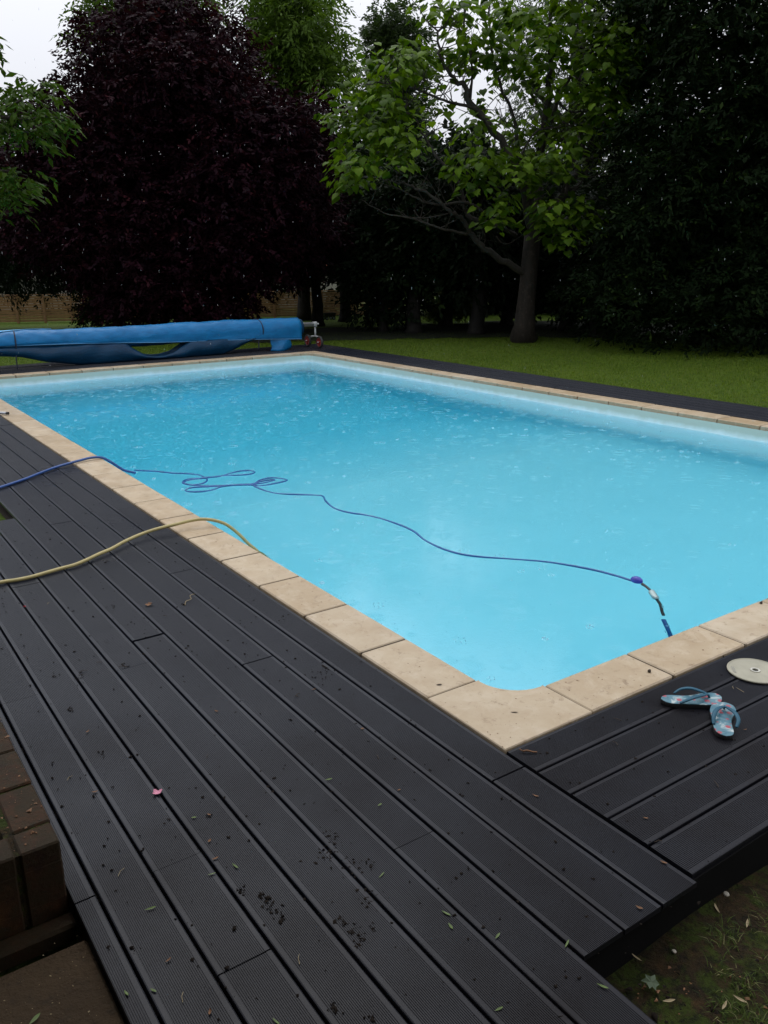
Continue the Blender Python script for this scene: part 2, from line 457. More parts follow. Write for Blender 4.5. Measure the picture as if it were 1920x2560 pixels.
class MB:
    def __init__(s): s.v = []; s.f = []
    def add(s, vs, fs):
        o = len(s.v); s.v += [tuple(map(float, p)) for p in vs]; s.f += [tuple(i + o for i in f) for f in fs]; return s
    def box(s, c, d, rz=0.0, bev=0.0):
        cx, cy, cz = c; dx, dy, dz = d[0] / 2, d[1] / 2, d[2] / 2
        cs, sn = math.cos(rz), math.sin(rz)
        b = min(bev, dx * .9, dy * .9, dz * .9)
        if b <= 0:
            P = [(x, y, z) for z in (-dz, dz) for x, y in ((-dx, -dy), (dx, -dy), (dx, dy), (-dx, dy))]
            F = [(3, 2, 1, 0), (4, 5, 6, 7)] + [(i, (i + 1) % 4, 4 + (i + 1) % 4, 4 + i) for i in range(4)]
        else:
            P = []; F = []
            for z, ins in ((-dz, 0), (dz - b, 0), (dz, b)):
                for x, y in ((-dx + ins, -dy + b), (-dx + b, -dy + ins), (dx - b, -dy + ins), (dx - ins, -dy + b), (dx - ins, dy - b), (dx - b, dy - ins), (-dx + b, dy - ins), (-dx + ins, dy - b)):
                    P.append((x, y, z))
            for k in range(2):
                for i in range(8): F.append((k * 8 + i, k * 8 + (i + 1) % 8, (k + 1) * 8 + (i + 1) % 8, (k + 1) * 8 + i))
            F.append(tuple(range(7, -1, -1))); F.append(tuple(range(16, 24)))
        return s.add([(cx + x * cs - y * sn, cy + x * sn + y * cs, cz + z) for x, y, z in P], F)
    def tube(s, pts, r, n=8, caps=True, squash=1.0):
        pts = [Vector(p) for p in pts]; m = len(pts)
        rr = r if hasattr(r, '__len__') else [r] * m
        V = []; F = []
        prev = None
        for i, p in enumerate(pts):
            t = (pts[min(i + 1, m - 1)] - pts[max(i - 1, 0)])
            if t.length < 1e-9: t = Vector((0, 0, 1))
            t.normalize()
            if prev is None:
                a = Vector((0, 0, 1)) if abs(t.z) < .9 else Vector((1, 0, 0))
                u = t.cross(a).normalized()
            else:
                u = (prev - t * prev.dot(t)).normalized()
            w = t.cross(u); prev = u
            for k in range(n):
                a = 2 * PI * k / n
                V.append(p + (u * math.cos(a) + w * math.sin(a) * squash) * rr[i])
        for i in range(m - 1):
            for k in range(n):
                F.append((i * n + k, i * n + (k + 1) % n, (i + 1) * n + (k + 1) % n, (i + 1) * n + k))
        if caps:
            F.append(tuple(range(n - 1, -1, -1))); F.append(tuple((m - 1) * n + k for k in range(n)))
        return s.add(V, F)
    def lathe(s, prof, c=(0, 0, 0), n=24, axis='z'):
        V = []; F = []
        for r, z in prof:
            for k in range(n):
                a = 2 * PI * k / n; x, y = r * math.cos(a), r * math.sin(a)
                V.append({'z': (c[0] + x, c[1] + y, c[2] + z), 'x': (c[0] + z, c[1] + x, c[2] + y), 'y': (c[0] + x, c[1] + z, c[2] + y)}[axis])
        for i in range(len(prof) - 1):
            for k in range(n): F.append((i * n + k, i * n + (k + 1) % n, (i + 1) * n + (k + 1) % n, (i + 1) * n + k))
        F.append(tuple(range(n - 1, -1, -1))); F.append(tuple((len(prof) - 1) * n + k for k in range(n)))
        return s.add(V, F)
    def build(s, name, mat, parent=None, smooth=False):
        me = bpy.data.meshes.new(name); me.from_pydata(s.v, [], s.f); me.update()
        bm = bmesh.new(); bm.from_mesh(me); bmesh.ops.recalc_face_normals(bm, faces=bm.faces); bm.to_mesh(me); bm.free()
        return link(name, me, mat, parent, smooth)


def spline(pts, per=8, closed=False):
    """Catmull-Rom through the points"""
    P = [Vector(p) for p in pts]; out = []
    n = len(P)
    for i in range(n - 1):
        p0 = P[max(i - 1, 0)]; p1 = P[i]; p2 = P[i + 1]; p3 = P[min(i + 2, n - 1)]
        for k in range(per):
            t = k / per
            out.append(.5 * ((2 * p1) + (p2 - p0) * t + (2 * p0 - 5 * p1 + 4 * p2 - p3) * t * t + (3 * p1 - p0 - 3 * p2 + p3) * t ** 3))
    out.append(P[-1]); return out


# ------------------------------------------------------------------ ground sheet (with the pool hole)
CW = 0.262                                     # coping width
PX0, PX1, PY0, PY1 = .262, 6.24, .262, 12.27   # inner edge of the coping
OX1, OY1 = 6.51, 12.53                         # outer edge of the coping
WZ = -0.16                                     # water level


def gz(x, y):
    z = -.035
    if y < 1.5 and x < 7.6:
        z = -.035 - .135 * min(1, max(0, (1.5 - y) / 1.5))
    if -3.4 < x < 7.25 and -3.6 < y < 13.7 and not (x > -.4 and y < -.9): z = min(z, -.11)
    if x < -1.3 and y < 14: z = min(z, -.12)
    d = (x * FH[0] + y * FH[1])
    return z - .012 * max(0, d - 20)


def sheet(name, xs, ys, zf, mat, hole=None, **kw):
    V = [(x, y, zf(x, y)) for y in ys for x in xs]; F = []
    nx = len(xs)
    for j in range(len(ys) - 1):
        for i in range(nx - 1):
            cx, cy = (xs[i] + xs[i + 1]) / 2, (ys[j] + ys[j + 1]) / 2
            if hole and hole(cx, cy): continue
            F.append((j * nx + i, j * nx + i + 1, (j + 1) * nx + i + 1, (j + 1) * nx + i))
    me = bpy.data.meshes.new(name); me.from_pydata(V, [], F); me.update()
    return tag(link(name, me, mat, smooth=True), **kw)


xs = [-300, -120, -60, -30, -15, -8, -5, -3.5, -3.4, -2.4, -1.6, -1.3, -.8, -.45, -.38, 0, PX0 - .06, 2, 4, PX1 + .06, 6.8, 7.24, 7.30, 7.7, 8.4, 9.4, 10.6, 12, 14, 16, 19, 23, 28, 35, 50, 80, 140, 300]
ys = [-300, -100, -40, -15, -8, -5, -3.7, -3.6, -3, -2.2, -1.6, -1.2, -.92, -.88, -.7, -.3, PY0 - .06, .7, 1.1, 1.6, 3, 5, 7, 9, 11, PY1 + .06, 13, 13.68, 13.74, 14.2, 15, 16, 18, 20, 22, 25, 30, 40, 60, 100, 180, 300]
sheet('lawn_ground', xs, ys, gz, M['lawn'], hole=lambda x, y: PX0 - .06 < x < PX1 + .06 and PY0 - .06 < y < PY1 + .06, kind='structure')
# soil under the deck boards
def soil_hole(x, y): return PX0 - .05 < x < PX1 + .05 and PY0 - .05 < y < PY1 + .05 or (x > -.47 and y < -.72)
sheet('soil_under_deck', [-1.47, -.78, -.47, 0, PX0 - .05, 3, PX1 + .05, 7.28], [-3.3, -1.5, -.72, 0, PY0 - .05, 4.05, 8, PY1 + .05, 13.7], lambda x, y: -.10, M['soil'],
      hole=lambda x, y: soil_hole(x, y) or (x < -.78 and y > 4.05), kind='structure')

# the trees' shade painted as an irregular dark sheet on the lawn
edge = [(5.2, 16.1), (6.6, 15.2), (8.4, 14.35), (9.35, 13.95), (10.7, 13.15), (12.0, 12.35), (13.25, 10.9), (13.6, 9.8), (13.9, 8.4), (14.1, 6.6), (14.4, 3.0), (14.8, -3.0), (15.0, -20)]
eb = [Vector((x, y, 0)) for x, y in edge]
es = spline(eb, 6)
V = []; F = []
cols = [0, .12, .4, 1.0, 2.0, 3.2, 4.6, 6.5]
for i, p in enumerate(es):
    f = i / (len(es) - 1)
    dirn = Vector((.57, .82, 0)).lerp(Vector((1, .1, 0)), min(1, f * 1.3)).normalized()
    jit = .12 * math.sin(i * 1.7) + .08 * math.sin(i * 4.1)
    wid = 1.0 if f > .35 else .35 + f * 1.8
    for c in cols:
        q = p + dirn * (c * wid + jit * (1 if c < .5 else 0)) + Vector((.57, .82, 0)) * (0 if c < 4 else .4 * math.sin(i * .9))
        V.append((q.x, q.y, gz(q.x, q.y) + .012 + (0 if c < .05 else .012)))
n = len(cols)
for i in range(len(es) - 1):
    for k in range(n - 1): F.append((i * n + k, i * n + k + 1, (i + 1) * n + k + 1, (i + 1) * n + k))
me = bpy.data.meshes.new('tree_shade_sheet'); me.from_pydata(V, [], F); me.update()
tag(link('tree_shade_sheet', me, M['floor'], smooth=True), kind='structure')

# mossy bare soil with thin grass below the near deck step
def rz_(x, y): return gz(x, y) + .024 + .010 * math.sin(x * 7 + 1) * math.sin(y * 6) + .006 * math.sin(x * 17) * math.sin(y * 19 + 2)
sheet('mossy_soil', [-.44 + .06 * i for i in range(70)], [-3.4 + .06 * i for i in range(45)], rz_, M['mossy'], kind='structure')

# concrete terrace in front of the brick wall
mb = MB(); mb.box((-2.466, -1.63, -.07), (2.0, 3.30, .08), bev=.006)
o = mb.build('terrace_slab', M['slab']); tag(o, kind='structure')


# ------------------------------------------------------------------ pool basin and water
def rrect(x0, x1, y0, y1, r, n=8):
    P = []
    for cx, cy, a0 in ((x1 - r, y1 - r, 0), (x0 + r, y1 - r, PI / 2), (x0 + r, y0 + r, PI), (x1 - r, y0 + r, 1.5 * PI)):
        for k in range(n + 1):
            a = a0 + PI / 2 * k / n; P.append((cx + r * math.cos(a), cy + r * math.sin(a)))
    return P


RC = .17
def floor_z(y):
    if y < 5: return -1.30
    if y < 8: return -1.30 - .75 * (y - 5) / 3
    if y < 11.2: return -2.05
    return -2.05 + .45 * (y - 11.2) / 1.1
basin = rrect(PX0 + .004, PX1 - .004, PY0 + .004, PY1 - .004, RC)
_ys = [1.5, 3, 5, 6, 7, 8, 9.5, 11.2]
basin = basin[:18] + [(PX0 + .004, y) for y in reversed(_ys)] + basin[18:] + [(PX1 - .004, y) for y in _ys]
nb = len(basin)
mb = MB()
V = []; F = []
levels = [(-.036, 0, 0), (-.35, 0, 0), (-.9, .0, 0), (None, .0, .10), (None, .03, .03), (None, .14, -.004)]
for z, ins, up in levels:
    for x, y in basin:
        cx, cy = (PX0 + PX1) / 2, (PY0 + PY1) / 2
        xx = x + (ins if x < cx else -ins); yy = y + (ins if y < cy else -ins)
        V.append((xx, yy, z if z is not None else floor_z(yy) + up))
for l in range(len(levels) - 1):
    for k in range(nb): F.append((l * nb + k, l * nb + (k + 1) % nb, (l + 1) * nb + (k + 1) % nb, (l + 1) * nb + k))
mb.add(V, F)
# floor strips
fx0, fx1 = PX0 + .1, PX1 - .1
yy = [PY0 + .08] + _ys + [PY1 - .08]
V = []; F = []
for y in yy:
    for x in (fx0 - .02, 2.2, 4.2, fx1 + .02): V.append((x, y, floor_z(y)))
for j in range(len(yy) - 1):
    for i in range(3): F.append((j * 4 + i, j * 4 + i + 1, (j + 1) * 4 + i + 1, (j + 1) * 4 + i))
mb.add(V, F)
me = bpy.data.meshes.new('pool_basin'); me.from_pydata(mb.v, [], mb.f); me.update()
tag(link('pool_basin', me, M['liner']), kind='structure')

wp = rrect(PX0 - .0, PX1 + .0, PY0 - .0, PY1 + .0, RC)
me = bpy.data.meshes.new('pool_water'); me.from_pydata([(x, y, WZ) for x, y in wp], [], [tuple(range(len(wp)))]); me.update()
tag(link('pool_water', me, M['water']), kind='structure')

# ------------------------------------------------------------------ coping stones
coping = empty('pool_coping', (0, 0, 0), kind='structure')
CZ, CT = .006, .045


def stone(x0, x1, y0, y1):
    g = .0045
    mb = MB(); dz = random.uniform(-.0015, .0015)
    mb.box(((x0 + x1) / 2, (y0 + y1) / 2, CZ - CT / 2 + dz), (x1 - x0 - 2 * g, y1 - y0 - 2 * g, CT), bev=.006)
    return mb.build('coping_stone', M['coping'], coping)


def corner_stone(sx, sy, ox, oy):
    """L-shaped corner piece with a rounded inner corner; outer corner at (ox, oy), growing along sx, sy"""
    L = .45; w = CW; r = RC + .002
    P = [(0, 0), (L, 0), (L, w)]
    cxx, cyy = w + r, w + r
    for k in range(9):
        a = -PI / 2 - PI / 2 * k / 8
        P.append((cxx + r * math.cos(a), cyy + r * math.sin(a)))
    P += [(w, L), (0, L)]
    if L < cxx + .001: pass
    P = [(ox + sx * x, oy + sy * y) for x, y in P]
    if sx * sy < 0: P.reverse()
    n = len(P)
    V = [(x, y, CZ - CT) for x, y in P] + [(x, y, CZ - .004) for x, y in P]
    cx = sum(p[0] for p in P) / n; cy = sum(p[1] for p in P) / n
    ins = []
    for i, (x, y) in enumerate(P):
        a = Vector(P[i - 1]); b = Vector(P[(i + 1) % n]); t = (b - a).normalized(); nn = Vector((-t.y, t.x))
        ins.append((x + nn.x * .004, y + nn.y * .004, CZ))
    V += ins
    F = [tuple(range(n - 1, -1, -1))]
    for l in range(2):
        for k in range(n): F.append((l * n + k, l * n + (k + 1) % n, (l + 1) * n + (k + 1) % n, (l + 1) * n + k))
    F.append(tuple(2 * n + k for k in range(n)))
    mb = MB(); mb.add(V, F)
    return mb.build('coping_stone', M['coping'], coping)


corner_stone(1, 1, 0, 0); corner_stone(-1, 1, OX1, 0); corner_stone(1, -1, 0, OY1); corner_stone(-1, -1, OX1, OY1)
yj = [.45, .947, 1.45, 1.943, 2.434, 2.937]
while yj[-1] + .5 < OY1 - .6: yj.append(yj[-1] + .503)
yj.append(OY1 - .45)
for a, b in zip(yj[:-1], yj[1:]):
    stone(0, CW, a, b)
    stone(OX1 - CW - .008, OX1, a + .0, b)
xj = [.45, .952, 1.462] + [1.462 + .512 * k for k in range(1, 8)]
xj = [x for x in xj if x < OX1 - .7] + [OX1 - .45]
for a, b in zip(xj[:-1], xj[1:]):
    stone(a, b, 0, CW); stone(a, b, OY1 - CW, OY1)
# mortar bed under the stones, seen in the joints
mb = MB()
for c, d in (((CW / 2, OY1 / 2), (CW - .02, OY1 - .02)), ((OX1 - CW / 2, OY1 / 2), (CW - .02, OY1 - .02))):
    mb.box((c[0], c[1], CZ - .024), (d[0], d[1], .040))
for cy in (CW / 2, OY1 - CW / 2): mb.box((OX1 / 2, cy, CZ - .0245), (OX1 - 2 * CW - .02, CW - .02, .040))
mb.build('mortar_bed', M['joint'], coping)

# ------------------------------------------------------------------ deck boards
deck = empty('pool_deck', (0, 0, 0), kind='structure')
BW, BT = .1475, .018
NG = 22


def board_profile():
    m = .0155
    P = [(-BW / 2, -BT), (-BW / 2, -.004), (-BW / 2 + .0012, -.0012), (-BW / 2 + .004, 0)]
    pitch = (BW - 2 * m) / NG
    for i in range(NG):
        x = -BW / 2 + m + pitch * i
        P += [(x, 0), (x + pitch * .18, -.0016), (x + pitch * .50, -.0016), (x + pitch * .68, 0)]
    P += [(BW / 2 - .004, 0), (BW / 2 - .0012, -.0012), (BW / 2, -.004), (BW / 2, -BT)]
    return P


PROF = board_profile()


def board(axis, c, a, b, z=0.0, w=None, clip=None):
    """board running along axis from a to b, centred at c across"""
    prof = PROF
    if clip is not None: prof = [(max(x, clip), y) for x, y in PROF]
    dz = random.uniform(-.0012, .0012) + z
    tilt = random.uniform(-.0006, .0006)
    V = []
    for t in (a, b):
        for u, h in prof:
            V.append((c + u, t, h + dz + tilt * (1 if t == a else -1)) if axis == 'y' else (t, c - u, h + dz + tilt * (1 if t == a else -1)))
    n = len(prof)
    F = [(k, k + 1, n + k + 1, n + k) for k in range(n - 1)] + [(n - 1, 0, n, 2 * n - 1)]
    F += [tuple(range(n - 1, -1, -1)), tuple(range(n, 2 * n))]
    me = bpy.data.meshes.new('deck_board'); me.from_pydata(V, [], F); me.update()
    return link('deck_board', me, M['deck'], deck)


P_ = .155
joints = {1: [3.875, -.11], 2: [6.41, 2.417], 3: [5.125, 1.157], 4: [3.78, -.197], 5: [5.66, 1.668, -2.3], 6: [1.421], 7: [2.71, -1.28], 8: [.1255, -.3225], 9: [1.408, -2.6], 10: [.127]}
wide = {(5, 1.668): .021, (1, -.11): .008, (2, 2.417): .006, (8, -.3225): .006, (3, 1.157): .008, (10, .127): .006}
for k in range(1, 11):
    top = 13.77 if k <= 5 else 4.08
    bot = -.80 if k <= 3 else -3.2
    js = list(joints[k])
    y = js[0] + 3.985
    while y < top - .4: js.insert(0, y); y += 3.985
    pts = [top] + [j for j in js if bot + .1 < j < top - .1] + [bot]
    cx = -(k * P_ + .0057) + P_ / 2 - .001
    for a, b in zip(pts[:-1], pts[1:]):
        ga = wide.get((k, a), .003) / 2; gb = wide.get((k, b), .003) / 2
        board('y', cx, b + gb, a - ga, clip=(None if k < 10 else -1.462 - cx))
for k in range(1, 6):                                  # near strip
    cy = -(k * P_) + P_ / 2 - .0005
    off = [3.1, 4.0, 2.2, 3.6, 2.7][k - 1]
    pts = [.003, off, off + 2.9 if off + 2.9 < 6.8 else 6.0, 7.31]
    for a, b in zip(pts[:-1], pts[1:]): board('x', cy, a + .002, b - .002)
for k in range(5):                                     # right strip
    cx = OX1 + .008 + P_ * (k + .5)
    off = [4.6, 2.2, 5.7, 3.4, 6.9][k]
    pts = [.004, off, off + 3.99, 12.53] if off + 3.99 < 12.2 else [.004, off, 12.53]
    for a, b in zip(pts[:-1], pts[1:]): board('y', cx, a + .002, b - .002, z=.012)
for k in range(8):                                     # far strip
    cy = OY1 + .010 + P_ * (k + .5)
    off = [2.2, 4.1, 1.2, 3.3, 4.9, 2.6, 1.7, 3.8][k]
    pts = [.004, off, 7.31] if off > 3.4 else [.004, off, off + 3.99, 7.31]
    for a, b in zip(pts[:-1], pts[1:]): board('x', cy, a + .002, b - .002, z=.010)
# joists carrying the boards (dark, seen at the open edges)
mb = MB()
for y in np.arange(-3.0, 4.0, .45): mb.box((-.93, y, -.062), (1.04, .05, .07))
for y in np.arange(-.4, 13.6, .45): mb.box((-.20, y, -.062), (.38, .05, .07))
for x in np.arange(.3, 7.2, .45): mb.box((x, -.385, -.062), (.05, .70, .07))
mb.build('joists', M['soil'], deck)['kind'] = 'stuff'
mb = MB(); mb.box((3.42, -.762, -.092), (7.74, .03, .146)); mb.build('shade_bearer', M['under'], deck)  # edge strips painted near-black as the shade under the deck
mb = MB(); mb.box((-.492, -2.0, -.092), (.03, 2.40, .146)); mb.build('shade_bearer', M['under'], deck)

# ------------------------------------------------------------------ low brick wall beside the deck
bw = empty('low_brick_wall', (-1.466, .17, -.06), label='low mossy orange brick wall with a dark opening, bottom left beside the deck', cat='wall')
BX = -1.466
bricks = []
hz = [(-.005 + .059 * i, .059) for i in range(4)]
for course, (zo, hh) in enumerate(hz):
    z0 = -.055 + zo
    y = .172
    i = 0
    while y < 2.3:
        ln = .22 if (i or course % 2 == 0) else .11
        for row in range(3):
            if course == 3 and row == 1 and .285 < y + ln / 2 < .60: continue        # missing brick = dark opening
            if course == 2 and row == 1 and .285 < y + ln / 2 < .60: continue
            mb = MB()
            xx = BX - .052 - row * .118
            mb.box((xx + random.uniform(-.002, .002), y + ln / 2, z0 + hh / 2 + random.uniform(-.0015, .0015)), (.102, ln - .010, hh - .002 if course == 3 else hh + .003), rz=random.uniform(-.01, .01), bev=.005)
            b = mb.build('brick', M['brick'])
            b.parent = bw; b.matrix_parent_inverse = Matrix.Translation(bw.location).inverted()
        y += ln; i += 1
mb = MB()
mb.box((BX - .052, 1.235, .055), (.094, 2.10, .226)); mb.box((BX - .288, 1.235, .055), (.094, 2.10, .226))
mb.box((BX - .17, 1.45, .055), (.110, 1.66, .225))
mb.box((BX - .111, 1.235, .0545), (.03, 2.10, .227)); mb.box((BX - .229, 1.235, .0545), (.03, 2.10, .227))
o = mb.build('mortar', M['mossy']); o.parent = bw; o.matrix_parent_inverse = Matrix.Translation(bw.location).inverted()
mb = MB(); mb.box((BX - .35, .140, -.075), (.70, .06, .05), bev=.008)
o = mb.build('footing', M['brick']); o.parent = bw; o.matrix_parent_inverse = Matrix.Translation(bw.location).inverted()
# mossy litter lying on the wall
# (built with the other small debris further down)

# ------------------------------------------------------------------ unseen house and terrace roof, added behind the viewer to shade the near deck
shade_house = empty('house', (-3, -5.2, 0), label='added house with a covered terrace behind the viewer, unseen, shading the near deck', cat='house')
def shade_part(nm, mat, *boxes):
    mb = MB()
    for c, d in boxes: mb.box(c, d)
    o = mb.build(nm, mat, shade_house); o.matrix_parent_inverse = Matrix.Translation(shade_house.location).inverted(); return o
shade_part('wall', M['render'], ((-2.5, -5.2, 1.5), (14, .3, 3.4)), ((-4.9, -1.2, 1.5), (.3, 7.8, 3.4)))
shade_part('shade_roof', M['tiles'], ((-3.05, -2.15, 2.72), (4.6, 6.3, .14)))
shade_part('roof', M['tiles'], ((-2.5, -8.2, 3.6), (15, 6.6, .5)))
shade_part('post', M['post'], ((-.95, -4.6, 1.3), (.12, .12, 2.7)))
# ------------------------------------------------------------------ rolled pool cover on its reel
cover = empty('pool_cover_roll', (3.0, 13.1, 0), label='long rolled blue pool cover lying on the reel at the far end', cat='pool cover')
YC = 13.1


def grid_mesh(rows):
    n = len(rows[0]); V = [p for r in rows for p in r]; F = []
    for j in range(len(rows) - 1):
        for i in range(n - 1): F.append((j * n + i, j * n + i + 1, (j + 1) * n + i + 1, (j + 1) * n + i))
    return V, F


def child(mbx, name, mat, par, smooth=True):
    o = mbx.build(name, mat, par, smooth)
    o.matrix_parent_inverse = Matrix.Translation(par.location).inverted()
    return o


def top_z(x): return .618 + .008 * math.sin(x * 1.7) + .004 * math.sin(x * 5.3)
def seam_z(x): return .425 - .036 * (x - .7) - .006 * math.sin(x * 2.1)


nz = lambda x, a: .004 * math.sin(7 * x + 3 * a) + .003 * math.sin(17 * x - 5 * a) + .0025 * math.sin(31 * x + 9 * a)
# main roll
xs_r = list(np.linspace(-.6, 6.50, 110)) + [6.515, 6.53]
rows = []
for x in xs_r:
    R0 = .176
    if x > 6.42: R0 *= 1 - .10 * ((x - 6.42) / .11) ** 2
    zc = top_z(x) - .185
    rows.append([(x, YC + (R0 + nz(x, a)) * math.cos(a), zc + (R0 + nz(x, a)) * math.sin(a)) for a in np.linspace(0, 2 * PI, 29)])
V, F = grid_mesh(rows)
V.append((6.53, YC, top_z(6.53) - .185)); c0 = len(V) - 1; b0 = (len(rows) - 1) * 29
F += [(b0 + i, b0 + i + 1, c0) for i in range(28)]
mb = MB(); mb.add(V, F); child(mb, 'rolled_core', M['cover_dark'], cover)
# outer layer: from the back over the top and down the front to the hem
rows = []
for x in np.linspace(-.6, 6.455, 120):
    R1 = .190; zc = top_z(x) - .190; r = []
    sz = seam_z(x)
    am = math.asin(max(-1, min(.98, (sz - zc) / R1)))
    a_end = PI - am if sz > zc else PI
    for a in np.linspace(.15 * PI, a_end, 22):
        w = nz(x, a)
        r.append((x, YC + (R1 + w) * math.cos(a), zc + (R1 + w) * math.sin(a)))
    yb, zb = r[-1][1], r[-1][2]
    for k in range(1, 7):
        t = k / 6
        zz = zb + (min(sz, zb) - zb) * t
        r.append((x, yb + .010 * math.sin(t * 3 + x * 4) * t + .012 * t, zz))
    rows.append(r)
V, F = grid_mesh(rows); mb = MB(); mb.add(V, F)
o = child(mb, 'outer_layer', M['cover'], cover)
so = o.modifiers.new('thick', 'SOLIDIFY'); so.thickness = .006; so.offset = 1
hem = [Vector(r[-1]) + Vector((0, -.004, 0)) for r in rows]
mb = MB(); mb.tube(hem, .0065, 6); child(mb, 'hem', M['hem'], cover)
# paler layer showing at the left end on top
rows = []
for x in np.linspace(-.6, 1.78, 30):
    R1 = .208; zc = top_z(x) - .190
    t = max(0, (x - .1) / 1.68)
    a0, a1 = .40 * PI, (.41 + .40 * (1 - t)) * PI
    rows.append([(x, YC + R1 * math.cos(a), zc + R1 * math.sin(a)) for a in np.linspace(a0, a1, 9)])
V, F = grid_mesh(rows); mb = MB(); mb.add(V, F)
o = child(mb, 'pale_overlap', M['cover_pale'], cover)
so = o.modifiers.new('thick', 'SOLIDIFY'); so.thickness = .004; so.offset = 1
# sagging belly: a loose loop hanging under the roll, open between x 3.05 and 4.05
bx = [-.6, .9, 1.2, 1.6, 2.15, 2.75, 3.2, 3.85, 4.25, 4.55, 4.75, 5.05, 5.44]
bz = [.26, .245, .215, .105, .020, .016, .014, .014, .018, .016, .018, .112, .262]
def belly(x): return float(np.interp(x, bx, bz))
tx = [-.6, 2.95, 3.08, 3.28, 3.45, 3.6, 3.82, 4.03, 4.15, 5.5]
tz = [.40, .345, .236, .112, .082, .082, .130, .252, .31, .30]
def topz(x): return float(np.interp(x, tx, tz))
rows = []
for x in np.linspace(-.6, 5.44, 130):
    b = belly(x); zt = max(topz(x), b + .012); r = []
    for k in range(9):
        t = k / 8
        z = zt + (b - zt) * t
        y = 12.925 + .055 * math.sin(t * PI) * -1 + .030 * t + .012 * math.sin(5 * x + 4 * t) + .008 * math.sin(13 * x + 3 * t)
        r.append((x, y, z))
    yb = r[-1][1]
    for k in range(1, 4):
        r.append((x, yb + .055 * k, b + .002 * k))
    for k in range(1, 8):
        t = k / 7
        zt2 = min(.33, zt) if 3.0 < x < 4.1 else .33
        r.append((x, yb + .165 + .06 * t, b + .006 + (max(zt2, b + .012) - b) * t))
    rows.append(r)
V, F = grid_mesh(rows); mb = MB(); mb.add(V, F)
o = child(mb, 'sagging_fold', M['cover_dark'], cover)
so = o.modifiers.new('thick', 'SOLIDIFY'); so.thickness = .005
# bunched tail of cover reaching the deck near the right end
tp = [(5.72, .30), (5.80, .15), (5.745, .045), (5.95, .014), (6.20, .055), (6.23, .14), (6.22, .30)]
rows = []
for k in range(9):
    t = k / 8
    r = []
    for j in range(15):
        u = j / 14
        z = .32 - .31 * t + .04 * t * (1 - math.sin(u * PI)) * (1 if u > .5 else .3)
        wl_, wr_ = 5.70 + .10 * math.sin(t * PI * .8), 6.24 - .02 * t
        x = wl_ + (wr_ - wl_) * u + .015 * math.sin(9 * t + 7 * u)
        y = 12.97 - .05 * math.sin(t * PI * .5) + .03 * math.sin(u * 6 + t * 2) * (0.3 + t)
        r.append((x, y, z))
    rows.append(r)
V, F = grid_mesh(rows); mb = MB(); mb.add(V, F)
o = child(mb, 'hanging_tail', M['cover'], cover)
so = o.modifiers.new('thick', 'SOLIDIFY'); so.thickness = .006

for nm, x0, lab in (('strap', 5.56, None), ('strap', 1.20, None)):
    zc = top_z(x0) - .19; R2 = .200
    pts = []
    for a in np.linspace(.35 * PI, 1.18 * PI, 16):
        pts.append((x0 + (.10 * (1 - math.cos(a)) / 2 - .05 if x0 > 3 else -.03 * (1 - math.cos(a))), YC + R2 * math.cos(a), zc + R2 * math.sin(a)))
    lx = pts[-1][0]
    pts += [(lx - .03, 12.955, .255), (lx - .09, 12.93, .225)] if x0 > 3 else [(lx - .004, 12.93, .25), (lx - .02, 12.92, .235)]
    lx = pts[-1][0]
    pts += [(lx - .005, 12.92, .16), (lx - .008, 12.915, .07 if x0 > 3 else .025)]
    mb = MB(); mb.tube(spline(pts, 4), .0105, 6); child(mb, 'strap', M['cord'], cover)

reel = empty('cover_reel', (6.87, 13.1, 0.012), label='aluminium cover reel tube on two red wheels beside the far corner', cat='pool reel')
mb = MB(); mb.lathe([(.043, -.7), (.043, 6.83)], (0, YC, .470), 20, 'x'); child(mb, 'roller_tube', M['alu'], reel)
mb = MB(); mb.box((6.862, YC, .470), (.075, .085, .095), bev=.01)
mb.lathe([(.012, 6.89), (.012, 6.93), (.02, 6.931), (.02, 6.95)], (0, YC, .470), 10, 'x')
child(mb, 'bearing_block', M['bracket'], reel)
mb = MB(); mb.tube([(6.868, YC, .43), (6.868, YC, .22)], .019, 10)
arch = [(6.868, 13.335, .13), (6.868, 13.32, .175), (6.868, 13.26, .215), (6.868, YC, .232), (6.868, 12.94, .215), (6.868, 12.88, .175), (6.868, 12.865, .13)]
mb.tube(spline(arch, 5), .017, 10); child(mb, 'stand', M['bracket'], reel)
